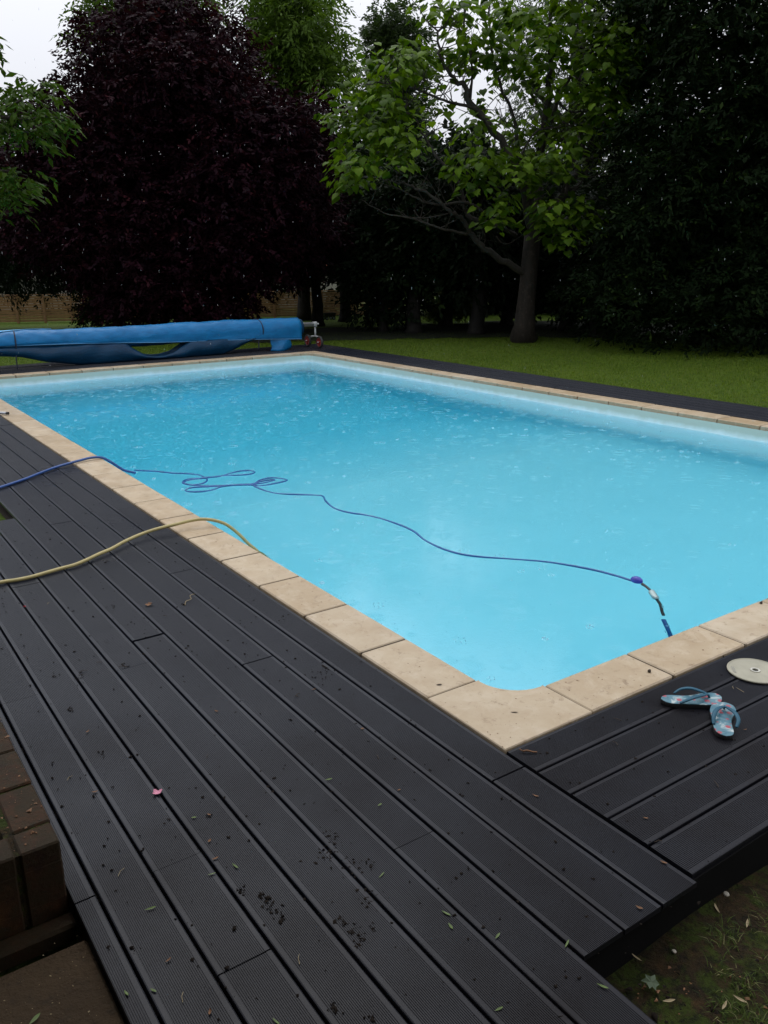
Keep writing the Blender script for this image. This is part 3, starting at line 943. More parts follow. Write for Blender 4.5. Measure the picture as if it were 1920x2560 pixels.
for yw in (12.865, 13.335):
    wx = 6.825
    w = empty('wheel', (wx, yw, .132)); w.parent = reel; w.matrix_parent_inverse = Matrix.Translation(reel.location).inverted()
    def wchild(mbx, nm, mat, smooth=True):
        o = mbx.build(nm, mat, w, smooth); return o
    mb = MB()
    pr = []
    for k in range(11):
        a = 2 * PI * k / 10; pr.append((.102 + .019 * math.cos(a), .026 * math.sin(a)))
    mb2 = MB()
    V = []; F = []
    for r_, z_ in pr[:-1]:
        for k in range(28):
            a = 2 * PI * k / 28; V.append((z_, r_ * math.cos(a), r_ * math.sin(a)))
    for i in range(10):
        for k in range(28): F.append((i * 28 + k, i * 28 + (k + 1) % 28, ((i + 1) % 10) * 28 + (k + 1) % 28, ((i + 1) % 10) * 28 + k))
    mb2.add(V, F); wchild(mb2, 'tyre', M['tyre'])
    mb = MB(); mb.lathe([(.026, -.026), (.026, .026)], (0, 0, 0), 14, 'x')
    V = []; F = []
    for r_, z_ in ((.086, -.018), (.086, .018), (.072, .018), (.072, -.018)):
        for k in range(28):
            a = 2 * PI * k / 28; V.append((z_, r_ * math.cos(a), r_ * math.sin(a)))
    for i in range(4):
        for k in range(28): F.append((i * 28 + k, i * 28 + (k + 1) % 28, ((i + 1) % 4) * 28 + (k + 1) % 28, ((i + 1) % 4) * 28 + k))
    mb.add(V, F)
    for k in range(5):
        a = 2 * PI * k / 5 + .3
        ca, sa = math.cos(a), math.sin(a)
        V = []
        for xx in (-.014, .014):
            for rr_, ww in ((.02, .013), (.078, .024)):
                for sgn in (-1, 1): V.append((xx, rr_ * ca - sgn * ww * sa, rr_ * sa + sgn * ww * ca))
        mb.add(V, [(0, 1, 3, 2), (4, 6, 7, 5), (0, 2, 6, 4), (1, 5, 7, 3), (0, 4, 5, 1), (2, 3, 7, 6)])
    wchild(mb, 'hub', M['hub'], False)
    mb = MB(); mb.lathe([(.011, -.05), (.011, .034), (.017, .035), (.017, .042)], (0, 0, 0), 10, 'x'); wchild(mb, 'axle', M['bracket'])

# ------------------------------------------------------------------ hoses and pool cleaner
def water_pt(x, y, z=WZ):
    """a point read off at z = -0.13 moved down the same line of sight to the water level"""
    k = (CAM[2] - z) / (CAM[2] + .13)
    return (CAM[0] + (x - CAM[0]) * k, CAM[1] + (y - CAM[1]) * k, z)


blue = empty('floating_cable', (-.7, 4.99, 0), label='thin blue floating cable running over the coping and looping on the water', cat='cable')
pts = [(-1.5, 4.62, -.07), (-1.1, 4.76, -.02), (-.86, 4.90, .008), (-.701, 4.986, .012), (-.487, 5.144, .012), (-.327, 5.291, .012), (-.171, 5.42, .013), (-.045, 5.47, .02), (.05, 5.50, .026), (.16, 5.53, .030), (.25, 5.52, .020), (.33, 5.50, -.035), (.42, 5.48, -.11), (.52, 5.46, -.148)]
mb = MB(); mb.tube(spline(pts, 6), .0115, 8); child(mb, 'cable_on_deck', M['cable'], blue)
w1 = [(.52, 5.5), (.60, 5.40), (.658, 5.339), (.752, 5.187), (.783, 5.152), (.872, 5.061), (.925, 4.942), (.915, 4.77), (.836, 4.674), (.738, 4.673), (.71, 4.751), (.723, 4.838), (.787, 4.883), (.886, 4.85), (.957, 4.839), (1.059, 4.811), (1.168, 4.852), (1.276, 4.885), (1.353, 4.852), (1.372, 4.775), (1.319, 4.727), (1.224, 4.749), (1.117, 4.798), (1.026, 4.824), (.93, 4.836), (.83, 4.85), (.75, 4.83), (.70, 4.79),
      (.729, 4.68), (.80, 4.589), (.923, 4.508), (1.077, 4.438), (1.168, 4.393), (1.272, 4.475), (1.377, 4.502), (1.437, 4.44), (1.466, 4.342), (1.41, 4.315), (1.283, 4.296), (1.185, 4.302), (1.15, 4.37), (1.05, 4.44), (.914, 4.487), (.826, 4.536), (.718, 4.594), (.641, 4.565), (.622, 4.505), (.68, 4.446), (.773, 4.414), (.854, 4.434), (.921, 4.476), (1.06, 4.45), (1.16, 4.40), (1.25, 4.43), (1.34, 4.44), (1.38, 4.40), (1.26, 4.37), (1.16, 4.377), (1.148, 4.178), (1.184, 4.009), (1.27, 3.915), (1.35, 3.836), (1.427, 3.753), (1.446, 3.699), (1.392, 3.567), (1.346, 3.39), (1.348, 3.276), (1.387, 3.168), (1.433, 3.073), (1.476, 2.923), (1.499, 2.73), (1.489, 2.539), (1.431, 2.331), (1.425, 2.102), (1.486, 1.919), (1.654, 1.716), (1.793, 1.552), (1.903, 1.33), (1.946, 1.152), (1.957, 1.035)]
wpts = []
for i, (x, y) in enumerate(w1):
    wob = .0035 * math.sin(i * 1.9)
    wpts.append(water_pt(x, y, WZ + .002 + wob if 5 < i < len(w1) - 2 else WZ + .003))
mb = MB(); mb.tube(spline(wpts, 5), .0075, 7); child(mb, 'cable_on_water', M['cable_w'], blue)
fp = water_pt(1.962, 1.01)
mb = MB(); mb.lathe([(.006, -.052), (.022, -.042), (.034, -.02), (.037, 0), (.034, .02), (.022, .042), (.006, .052)], (0, 0, 0), 16, 'y')
o = mb.build('float', M['float'], blue, True); o.matrix_parent_inverse = Matrix.Translation(blue.location).inverted(); o.location = (fp[0], fp[1], WZ + .012); o.rotation_euler = (0, 0, .25); o.scale = (.66, .72, .66)
seg = [(1.955, .965), (1.945, .925), (1.925, .880)]
mb = MB(); mb.tube(spline([(*water_pt(x, y)[:2], WZ + z) for (x, y), z in zip(seg, (.004, .0, -.006))], 4), .0095, 7); child(mb, 'black_swivel', M['black'], blue)
seg = [(1.920, .872), (1.895, .838), (1.862, .79)]
mb = MB(); mb.tube(spline([(*water_pt(x, y)[:2], WZ + z) for (x, y), z in zip(seg, (-.006, -.012, -.022))], 4), [.012] + [.021] * 7 + [.013], 9); child(mb, 'milky_joint', M['clear'], blue)
seg = [(1.86, .787), (1.825, .735), (1.78, .69), (1.75, .655)]
mb = MB(); mb.tube(spline([(*water_pt(x, y)[:2], WZ + z) for (x, y), z in zip(seg, (-.022, -.035, -.055, -.075))], 4), .0095, 7); child(mb, 'black_link', M['black'], blue)
pts = [(1.765, .665, WZ - .075), (1.72, .60, WZ - .12), (1.68, .54, WZ - .20), (1.63, .50, WZ - .32), (1.55, .47, WZ - .48), (1.44, .44, WZ - .66)]
mb = MB(); mb.tube(spline(pts, 5), .013, 8); child(mb, 'sinking_end', M['cable_w'], blue)

bot = empty('pool_robot', (1.36, .40, -.95), label='blue pool cleaner under water against the near wall below the coping', cat='pool cleaner')
mb = MB(); mb.box((1.36, .425, -.93), (.34, .17, .28), bev=.05); child(mb, 'body', M['cable_w'], bot)
mb = MB(); mb.tube([(1.22, .40, -.76), (1.24, .47, -.70), (1.48, .47, -.70), (1.50, .40, -.76)], .014, 8); child(mb, 'handle', M['black'], bot)
for sx in (-1, 1):
    for zz in (-.85, -1.02):
        mb = MB(); mb.lathe([(.05, -.02), (.05, .02)], (1.36 + sx * .19, .36, zz), 16, 'x'); child(mb, 'wheel', M['black'], bot)

pts = [(-2.3, 2.60, -.02), (-1.8, 2.72, .0), (-1.35, 2.795, .012), (-1.126, 2.803, .012), (-1.05, 2.79, .012), (-.969, 2.791, .012), (-.881, 2.812, .012), (-.792, 2.83, .013), (-.721, 2.841, .014), (-.64, 2.88, .016), (-.552, 2.933, .019), (-.466, 2.974, .022), (-.367, 3.046, .026), (-.266, 3.100, .031), (-.165, 3.13, .038), (-.07, 3.135, .045), (.0, 3.13, .05), (.09, 3.13, .056), (.17, 3.11, .060), (.24, 3.07, .050), (.31, 3.03, .018), (.37, 2.98, -.045), (.42, 2.93, -.115), (.465, 2.89, -.17), (.50, 2.84, -.26), (.52, 2.80, -.40), (.52, 2.75, -.6)]
mb = MB(); mb.tube(spline(pts, 5), .0106, 10)
o = mb.build('garden_hose', M['hose'], None, True)
tag(o, 'dull yellow garden hose lying across the deck into the pool', 'hose')

mb = MB(); mb.tube([(-1.2, 10.35, .035), (.005, 8.545, .030), (.052, 8.475, .030)], .0155, 12)
o = mb.build('metal_tube', M['steel']); tag(o, 'end of a grey metal pole resting on the coping at the left edge', 'pole')
mb = MB(); mb.tube([(.052, 8.475, .030), (.068, 8.451, .030)], .0165, 12); mb.build('end_cap', M['black'], o, False)

# ------------------------------------------------------------------ flip-flops
def sole_outline(n=40, L=.245, side=1):
    P = []
    W = [(0, .0), (.03, .018), (.08, .029), (.18, .034), (.35, .033), (.48, .033), (.62, .040), (.75, .046), (.86, .045), (.94, .035), (.985, .018), (1, 0)]
    ys_ = [w[0] for w in W]; ws = [w[1] for w in W]
    for i in range(n // 2 + 1):
        t = (1 - math.cos(PI * i / (n // 2))) / 2
        w = float(np.interp(t, ys_, ws)); cx = side * (.008 * math.sin(t * PI * 1.2) - .010 * max(0, t - .6))
        P.append((cx + w * 1.0, t * L))
    for i in range(n // 2 - 1, 0, -1):
        t = (1 - math.cos(PI * i / (n // 2))) / 2
        w = float(np.interp(t, ys_, ws)); cx = side * (.008 * math.sin(t * PI * 1.2) - .010 * max(0, t - .6))
        P.append((cx - w, t * L))
    return P


def flipflop(heel, toe, side, label, z0=.001, tilt=0.0):
    d = Vector((toe[0] - heel[0], toe[1] - heel[1])); L = d.length
    rz = math.atan2(d.y, d.x) - PI / 2
    root = empty('flip_flop', (heel[0], heel[1], z0), rz, label=label, cat='flip-flop', group='pair of flip-flops on the near deck')
    root.rotation_euler = (tilt, 0, rz)
    O = sole_outline(40, L, side)
    O.reverse() if False else None
    n = len(O)
    def slab(h0, h1, ins, name, mat):
        cx = sum(p[0] for p in O) / n; cy = sum(p[1] for p in O) / n
        V = []
        for h, s_ in ((h0, ins), (h0 + (h1 - h0) * .5, 1.0), (h1 - .001, 1.0), (h1, ins)):
            for x, y in O:
                toe_up = .006 * max(0, (y / L - .8) / .2) ** 2
                V.append((cx + (x - cx) * s_, cy + (y - cy) * s_, h + toe_up))
        F = [tuple(range(n - 1, -1, -1))]
        for l in range(3):
            for k in range(n): F.append((l * n + k, l * n + (k + 1) % n, (l + 1) * n + (k + 1) % n, (l + 1) * n + k))
        F.append(tuple(3 * n + k for k in range(n)))
        m_ = MB(); m_.add(V, F); return m_.build(name, mat, root, False)
    slab(0, .015, .985, 'outsole', M['sole'])
    slab(.0152, .0185, .985, 'footbed', M['footbed'])
    py = L * .80; px = side * -.004
    post = [(px, py, .017), (px, py - .004, .030), (px, py - .012, .038)]
    m_ = MB(); m_.tube(post, .0048, 8); m_.build('toe_post', M['strap'], root, True)
    for sg in (-1, 1):
        p = [(px, py - .010, .036), (px + sg * .014, py - .028, .040), (px + sg * .034, py - .065, .043), (px + sg * .043, py - .100, .034), (px + sg * .039 + side * .004, py - .128, .020)]
        q = spline(p, 6)
        m_ = MB(); m_.tube(q, [.0055 + .003 * math.sin(PI * i / (len(q) - 1)) for i in range(len(q))], 8, squash=.55); m_.build('strap', M['strap'], root, True)
    return root


flipflop((.727, -.103), (.918, -.243), 1, 'blue floral flip-flop lying lengthways, nearer the white lid')
flipflop((.694, -.412), (.889, -.262), -1, 'blue floral flip-flop with its heel towards the viewer, across the other')

# ------------------------------------------------------------------ round white skimmer lid
LC = (1.262, -.168)
lid = empty('skimmer_lid', (LC[0], LC[1], .001), label='round off-white plastic pool lid with a centre hole, on the near deck', cat='lid')
LR = .112
V = []; F = []
prof = [(.012, .000), (LR - .002, .000), (LR, .003), (LR, .006), (LR - .002, .008), (LR - .006, .008), (LR - .0075, .0062), (.021, .0062), (.0205, .0085), (.013, .0085), (.012, .007)]
nn = 56
for r_, z_ in prof:
    for k in range(nn):
        a = 2 * PI * k / nn; V.append((r_ * math.cos(a), r_ * math.sin(a), z_))
for i in range(len(prof)):
    for k in range(nn): F.append((i * nn + k, i * nn + (k + 1) % nn, ((i + 1) % len(prof)) * nn + (k + 1) % nn, ((i + 1) % len(prof)) * nn + k))
mb = MB(); mb.add(V, F); o = mb.build('disc', M['lid'], lid)
mb = MB()
V = []; F = []
for r_, z_ in ((.0128, .0084), (.0128, .0096), (.0200, .0096), (.0200, .0084)):
    for k in range(28):
        a = 2 * PI * k / 28; V.append((r_ * math.cos(a), r_ * math.sin(a), z_))
for i in range(4):
    for k in range(28): F.append((i * 28 + k, i * 28 + (k + 1) % 28, ((i + 1) % 4) * 28 + (k + 1) % 28, ((i + 1) % 4) * 28 + k))
mb.add(V, F); mb.build('hole_rim', M['lid_rim'], lid)
mb = MB(); mb.lathe([(.0122, .0), (.0122, .0035)], (0, 0, 0), 20); mb.build('hole_shade_disc', M['black'], lid)  # black disc painted as the shade inside the centre hole
# worn raised lettering: a row of worn bars in a stamped frame, no longer readable in the photograph
ra = random.Random(3)
mb = MB()
bx0 = Vector((-.052, .066, .0064)); ax = Vector((.94, -.33, 0)).normalized(); ay = Vector((.33, .94, 0)).normalized()
bx0 = Vector((-.085, .030, .0064)); ax = Vector((.70, .71, 0)).normalized(); ay = Vector((-.71, .70, 0)).normalized()
rzL = math.atan2(ax.y, ax.x)
def lbar(u, v, w, h):
    c = bx0 + ax * (u + w / 2) + ay * (v + h / 2)
    mb.box((c.x, c.y, c.z + .0003), (w, h, .0024), rz=rzL)
for k in range(8):
    u = .003 + k * .0072
    lbar(u, .0, .0012, .012); 
    if k % 2 == 0: lbar(u + .0012, .0105, .0032, .0013); lbar(u + .0012, .0, .0032, .0013)
    else: lbar(u + .0034, .0, .0012, .012); lbar(u + .0012, .0055, .0024, .0012)
mb.build('worn_lettering', M['lid_rim'], lid)

# ------------------------------------------------------------------ fence, house, cart
def horiz(px, depth, z=None):
    p = at(px, 700, depth); return Vector((p[0], p[1], 0))


fence = empty('panel_fence', (3.4, 26.0, 0), label='brown slatted wooden panel fence at the end of the garden', cat='fence')
A = Vector(on_z(0, 812, -.12)); B = Vector(on_z(700, 795, -.12))
A.z = B.z = 0; dF = (B - A).normalized()
PW = .80
npan = 19
start = A - dF * (PW * 3 + .25)
slat_meshes = []
for v in range(4):
    m_ = MB(); r_ = random.Random(v)
    nseg = 8; V = []
    for i in range(nseg + 1):
        x = -PW / 2 + .035 + (PW - .07) * i / nseg
        w = .006 * math.sin(i * 1.9 + v * 2)
        for y, z in ((-.010, -.030 + w), (.012, -.028 + w), (.008, .034), (-.004, .034)): V.append((x, y, z))
    F = []
    for i in range(nseg):
        for k in range(4): F.append((i * 4 + k, i * 4 + (k + 1) % 4, (i + 1) * 4 + (k + 1) % 4, (i + 1) * 4 + k))
    F += [(3, 2, 1, 0), tuple(nseg * 4 + k for k in range(4))]
    m_.add(V, F); me = bpy.data.meshes.new('slat'); me.from_pydata(m_.v, [], m_.f); me.update(); me.materials.append(M['fence']); slat_meshes.append(me)
m_ = MB(); m_.box((0, -.02, .43), (.075, .075, .92), bev=.008); post_me = None
ang = math.atan2(dF.y, dF.x)
fl = fence.location
def fpart(name, me, p, rz, tilt=0.0):
    o = bpy.data.objects.new(name, me); COL.objects.link(o); o.parent = fence
    o.location = Vector(p) - fl; o.rotation_euler = (tilt, 0, rz); return o
pm = m_.build('post', M['post'], fence); post_me = pm.data
firstp = True
for i in range(npan + 1):
    p = start + dF * (PW * i); z = gz(p.x, p.y)
    if firstp: pm.location = Vector((p.x, p.y, z - .03)) - fl; pm.rotation_euler = (0, 0, ang); firstp = False
    else: fpart('post', post_me, (p.x, p.y, z - .03), ang)
    if i == npan: break
    q = start + dF * (PW * (i + .5)); z = gz(q.x, q.y)
    for k in range(10):
        fpart('slat', slat_meshes[(i * 3 + k) % 4], (q.x, q.y, z + .07 + k * .079 + random.uniform(-.002, .002)), ang, tilt=.34)
    m2 = MB(); m2.box((0, -.004, .855), (PW - .075, .05, .022), bev=.003)
    if i == 0: o = m2.build('top_rail', M['post'], fence); rail_me = o.data; o.location = Vector((q.x, q.y, z)) - fl; o.rotation_euler = (0, 0, ang)
    else: fpart('top_rail', rail_me, (q.x, q.y, z), ang)

house = empty('neighbour_house', tuple(at(120, 700, 37) * np.array([1, 1, 0])), label='pale rendered house glimpsed behind the fence under the branches', cat='house')
hx, hy = house.location.x, house.location.y
def hchild(mbx, nm, mat):
    o = mbx.build(nm, mat, house); return o
mb = MB(); mb.box((0, 4, 1.3), (15, 8, 3.2)); hchild(mb, 'wall', M['render'])
mb = MB(); mb.add([(-8, -.5, 2.85), (8, -.5, 2.85), (8, 8.5, 2.85), (-8, 8.5, 2.85), (-6, 4, 5.2), (6, 4, 5.2)], [(0, 1, 5, 4), (1, 2, 5), (2, 3, 4, 5), (3, 0, 4), (3, 2, 1, 0)]); hchild(mb, 'roof', M['tiles'])
for k in range(4):
    mb = MB(); mb.box((-5.2 + 3.4 * k, -.02, 1.35), (1.1, .12, 1.25)); w = hchild(mb, 'window', M['bracket'])
    mb = MB(); mb.box((-5.2 + 3.4 * k, -.05, 1.35), (.9, .09, 1.05)); o = mb.build('pane', M['glassdark'], w)
house.rotation_euler = (0, 0, ang)
h2 = empty('red_roofed_house', tuple(at(720, 700, 36) * np.array([1, 1, 0])), ang + .2, label='small house with a red tiled roof behind the fence beyond the trees', cat='house')
mb = MB(); mb.box((0, 3, .6), (6, 5, 1.8)); mb.build('wall', M['render'], h2)
mb = MB(); mb.add([(-3.4, .2, 1.4), (3.4, .2, 1.4), (3.4, 5.8, 1.4), (-3.4, 5.8, 1.4), (-3.4, 3, 3.0), (3.4, 3, 3.0)], [(0, 1, 5, 4), (1, 2, 5), (2, 3, 4, 5), (3, 0, 4), (3, 2, 1, 0)]); mb.build('roof', M['tiles'], h2)

bp_ = on_z(822, 797, -.06)
cart = empty('garden_cart', (bp_[0], bp_[1], gz(bp_[0], bp_[1])), ang + .25, label='small dark garden cart standing on the grass in front of the fence', cat='cart')
mb = MB()
mb.add([(-.17, -.10, .10), (.17, -.10, .10), (.17, .10, .10), (-.17, .10, .10), (-.20, -.13, .20), (.20, -.13, .20), (.20, .13, .20), (-.20, .13, .20)], [(3, 2, 1, 0), (0, 1, 5, 4), (1, 2, 6, 5), (2, 3, 7, 6), (3, 0, 4, 7)])
mb.build('tray', M['black'], cart)
mb = MB(); mb.box((0, -.13, .205), (.42, .03, .02)); mb.box((0, .13, .205), (.42, .03, .02)); mb.box((-.2, 0, .205), (.03, .24, .02)); mb.box((.2, 0, .205), (.03, .24, .02)); mb.build('rim', M['black'], cart)
for sx in (-.12, .12):
    for sy in (-.12, .12):
        mb = MB(); mb.lathe([(.052, -.014), (.052, .014)], (sx, sy, .052), 14, 'y'); wh = mb.build('wheel', M['tyre'], cart)
        mb = MB(); mb.lathe([(.026, -.017), (.026, .017)], (sx, sy, .052), 12, 'y'); mb.build('hub', M['clear'], wh)
mb = MB(); mb.tube([(.2, 0, .13), (.34, 0, .12), (.42, 0, .2)], .01, 6); mb.build('handle', M['black'], cart)

# ------------------------------------------------------------------ vegetation generators
def leaves_np(O, A, N, size, K=9, spread=.55, aspect=.42, fold=.12, droop=.25, length=.35, alt=True, jitter=.25, seed=0):
    """sprigs of K leaflets each. O origins, A axis dirs, N face normals (S,3); returns verts, rnd"""
    r = np.random.default_rng(seed)
    S = len(O)
    B_ = np.cross(N, A)
    k = np.arange(K)
    t = (k // 2 + .6) / (K / 2)
    side = np.where(k % 2 == 0, 1.0, -1.0)
    if K % 2: side[-1] = 0.0
    L = length * (1 + jitter * r.standard_normal((S, 1, 1)) * .5)
    T = t[None, :, None]
    bend = -droop * (T ** 2) * L
    P = O[:, None] + A[:, None] * (T * L) + np.array([0, 0, 1.0]) * bend
    P = P + r.standard_normal((S, K, 3)) * size * .10
    ang = spread * (1 + .3 * r.standard_normal((S, K, 1)))
    D = A[:, None] * np.cos(ang) + B_[:, None] * np.sin(ang) * side[None, :, None]
    D = D + r.standard_normal((S, K, 3)) * jitter * .6
    D[..., 2] -= droop * (.6 + .8 * r.random((S, K)))
    D /= np.linalg.norm(D, axis=-1, keepdims=True) + 1e-9
    Nn = N[:, None] + r.standard_normal((S, K, 3)) * .35
    W_ = np.cross(Nn, D); W_ /= np.linalg.norm(W_, axis=-1, keepdims=True) + 1e-9
    Nf = np.cross(D, W_)
    sz = size * (.75 + .5 * r.random((S, K, 1)))
    v0 = P
    v1 = P + D * sz * .45 + W_ * sz * aspect * .5 - Nf * sz * fold
    v2 = P + D * sz - np.array([0, 0, 1.0]) * sz * .12
    v3 = P + D * sz * .45 - W_ * sz * aspect * .5 - Nf * sz * fold
    V = np.stack([v0, v1, v2, v3], axis=2).reshape(-1, 3)
    rn = np.repeat(np.clip(r.random((S, 1)) * .6 + r.random((S, K)) * .4, 0, 1).ravel(), 4)
    return V, rn


def quads_mesh(name, V, rn):
    """each leaf: two triangles sharing the midrib"""
    nq = len(V) // 4
    b = np.arange(nq, dtype=np.int32)[:, None] * 4
    f = (b + np.array([[0, 1, 2, 0, 2, 3]], dtype=np.int32)).ravel()
    return mesh_np(name, V, f, np.full(nq * 2, 3, dtype=np.int32), rn)


def in_poly(px, py, poly):
    c = np.zeros(len(px), bool); n = len(poly)
    for i in range(n):
        x0, y0 = poly[i]; x1, y1 = poly[(i + 1) % n]
        m = ((y0 > py) != (y1 > py)) & (px < (x1 - x0) * (py - y0) / ((y1 - y0) + 1e-12) + x0)
        c ^= m
    return c


def px_to_m(depth): return depth / (FPX / 1.0) * 1.02


def volume_points(poly, depth, n, thick, r, inset=0, dbias=0.0):
    """n random points in a crown volume whose outline is the polygon at the given distance; every point
    gets its own depth, up to `thick` metres in front of and behind the trunk plane"""
    xs_ = [p[0] for p in poly]; ys_ = [p[1] for p in poly]
    out = []
    got = 0
    while got < n:
        m = n * 2
        px = r.uniform(min(xs_), max(xs_), m); py = r.uniform(min(ys_), max(ys_), m)
        k = in_poly(px, py, poly); px, py = px[k], py[k]
        # local half thickness: thin near the outline
        q = np.ones(len(px))
        for dx, dy in ((1, 0), (-1, 0), (0, 1), (0, -1), (.7, -.7), (-.7, -.7)):
            for s_ in (40, 90, 160):
                q += in_poly(px + dx * s_, py + dy * s_, poly)
        q = (q / 19.0) ** .7
        dz = r.uniform(-1, 1, len(px)) * thick * q + dbias
        d = depth + dz
        dirs = FW[None] + ((px - 960) / FPX)[:, None] * RT[None] - ((py - 1280) / FPX)[:, None] * UP[None]
        # keep outline at its true place in space: position from the trunk-plane distance, then pushed straight back/forward
        P = CAM[None] + dirs * (depth / (dirs @ FH))[:, None] + FH[None] * dz[:, None]
        out.append(np.concatenate([P, q[:, None]], 1)); got += len(P)
    return np.concatenate(out)[:n]


def crown(name, poly, depth, mat, parent, n_blob=220, sprigs=14, blob_r=.5, thick=2.0, leaf=.08, K=8, length=.30, droop=.25, aspect=.45, seed=1, spread=.7, updir=.5, dbias=0.0, zmin=None, fold=.10):
    r = np.random.default_rng(seed)
    C_ = volume_points(poly, depth, n_blob, thick, r, dbias=dbias)
    S = n_blob * sprigs
    d = r.standard_normal((S, 3)); d /= np.linalg.norm(d, axis=1, keepdims=True)
    c = np.repeat(C_[:, :3], sprigs, axis=0)
    rad = np.repeat(blob_r * (.55 + .9 * r.random(n_blob)) * (.40 + .75 * C_[:, 3]), sprigs)
    O = c + d * (rad * (.35 + .65 * r.random(S) ** .5))[:, None] * np.array([1, 1, .72])
    A = d * .8 + r.standard_normal((S, 3)) * .35; A[:, 2] = A[:, 2] * .6 + .10
    A /= np.linalg.norm(A, axis=1, keepdims=True)
    up = np.array([0, 0, 1.0])[None] * updir + d * (1 - updir) + r.standard_normal((S, 3)) * .25
    N = up - A * (up * A).sum(1, keepdims=True); N /= np.linalg.norm(N, axis=1, keepdims=True)
    V, rn = leaves_np(O, A, N, leaf, K=K, length=length, droop=droop, aspect=aspect, seed=seed + 5, spread=spread, fold=fold)
    if zmin is not None:
        Q = V.reshape(-1, 4, 3); keep = Q[:, :, 2].min(1) > zmin
        V = Q[keep].reshape(-1, 3); rn = rn.reshape(-1, 4)[keep].ravel()
    me = quads_mesh(name, V, rn)
    o = link(name, me, mat, parent)
    o.matrix_parent_inverse = Matrix.Translation(parent.location).inverted()
    return o, C_


def trunk_and_limbs(root, base, top, r0, bark, targets=(), seed=0, wob=.12, limb_r=.05, flare=1.35, n=10, forks=0):
    r = random.Random(seed)
    base = Vector(base); top = Vector(top)
    pts = []; rad = []
    for i in range(9):
        t = i / 8
        p = base.lerp(top, t); w = wob * math.sin(t * PI)
        p += Vector((w * math.sin(t * 7 + seed), w * math.cos(t * 5 + seed), 0))
        pts.append(p); rad.append(r0 * (flare if i == 0 else 1.0) * (1 - .72 * t) + .004)
    pts.insert(1, base.lerp(top, .03)); rad.insert(1, r0 * 1.12)
    pts.insert(2, base.lerp(top, .065)); rad.insert(2, r0 * 1.0)
    mb = MB(); mb.tube(pts, rad, n)
    child(mb, 'trunk', bark, root)
    for tg in targets:
        tg = Vector(tg)
        t = min(.93, max(.12, (tg.z - base.z) / max(.1, (top.z - base.z)) * r.uniform(.45, .8)))
        s = base.lerp(top, t); w = wob * math.sin(t * PI); s += Vector((w * math.sin(t * 7 + seed), w * math.cos(t * 5 + seed), 0))
        m1 = s.lerp(tg, .35) + Vector((r.uniform(-.2, .2), r.uniform(-.2, .2), r.uniform(.0, .35)))
        m2 = s.lerp(tg, .7) + Vector((r.uniform(-.2, .2), r.uniform(-.2, .2), r.uniform(-.1, .3)))
        q = spline([s, m1, m2, tg], 4)
        k = len(q)
        rr = limb_r * r.uniform(.7, 1.3)
        mb = MB(); mb.tube(q, [rr * (1 - .8 * i / (k - 1)) + .004 for i in range(k)], 6)
        child(mb, 'limb', bark, root)


def gbase(px, py, z=None):
    p = on_z(px, py, -.035)
    return Vector((p[0], p[1], gz(p[0], p[1])))


def base_at(px, depth):
    p = at(px, 760, depth)
    return Vector((p[0], p[1], gz(p[0], p[1])))


def make_tree(name, label, cat, base, poly, depth, mat, bark, r0=.15, top_px=None, nlimb=8, group=None, seed=1, trunk_top=None, **kw):
    root = empty(name, tuple(base), label=label, cat=cat, group=group)
    o, C_ = crown('crown', poly, depth, mat, root, seed=seed, **kw)
    r = random.Random(seed)
    idx = [r.randrange(len(C_)) for _ in range(nlimb)]
    top = Vector(trunk_top) if trunk_top is not None else Vector((C_[:, 0].mean(), C_[:, 1].mean(), float(np.percentile(C_[:, 2], 80))))
    top.x = base[0] * .7 + top.x * .3; top.y = base[1] * .7 + top.y * .3
    trunk_and_limbs(root, base, top, r0, bark, [C_[i, :3] for i in idx], seed=seed, limb_r=r0 * .4)
    return root


TG = 'trees at the end of the garden'
# --- purple-leaved tree
poly = [(60, 560), (30, 470), (60, 400), (80, 300), (120, 270), (190, 275), (208, 240), (235, 185), (262, 138), (280, 85), (320, 45), (340, 20), (375, 15), (410, 45), (465, 40), (490, 5), (520, 5), (528, 65), (590, 85), (596, 130), (625, 190), (660, 262), (740, 275), (815, 262), (822, 290), (805, 330), (815, 420), (825, 520), (840, 600), (785, 660), (740, 685), (690, 675), (640, 690), (610, 780), (560, 806), (420, 812), (330, 806), (290, 760), (275, 700), (230, 690), (150, 655), (90, 620)]
b = gbase(455, 808)
root = make_tree('purple_leaf_tree', 'large dark purple-leaved tree behind the rolled pool cover', 'tree', b, poly, 21.5, M['leaf_purple'], M['bark_dark'], r0=.20, nlimb=16, seed=3,
                 n_blob=1500, sprigs=19, blob_r=.46, thick=2.7, leaf=.112, K=8, length=.34, droop=.28, aspect=.52)
# --- dark green tree at the left, beyond the fence end
poly = [(-260, 350), (-150, 260), (0, 380), (60, 470), (130, 500), (240, 560), (280, 620), (250, 670), (200, 695), (150, 715), (100, 700), (40, 718), (-40, 710), (-200, 760), (-330, 700), (-340, 480)]
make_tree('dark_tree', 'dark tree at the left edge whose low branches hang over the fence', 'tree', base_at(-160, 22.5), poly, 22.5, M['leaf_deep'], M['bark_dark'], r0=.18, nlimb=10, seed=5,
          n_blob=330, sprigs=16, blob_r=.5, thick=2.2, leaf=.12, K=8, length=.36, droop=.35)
# --- green shrub at the foot of the purple tree, by the fence
poly = [(205, 800), (222, 740), (215, 700), (250, 672), (300, 660), (345, 690), (360, 760), (350, 812), (280, 812)]
make_tree('round_shrub', 'rounded green shrub against the fence left of the purple tree', 'shrub', base_at(300, 21.8), poly, 21.8, M['leaf_dark'], M['bark_dark'], r0=.05, nlimb=5, seed=8,
          n_blob=110, sprigs=16, blob_r=.3, thick=.9, leaf=.08, K=7, length=.24)
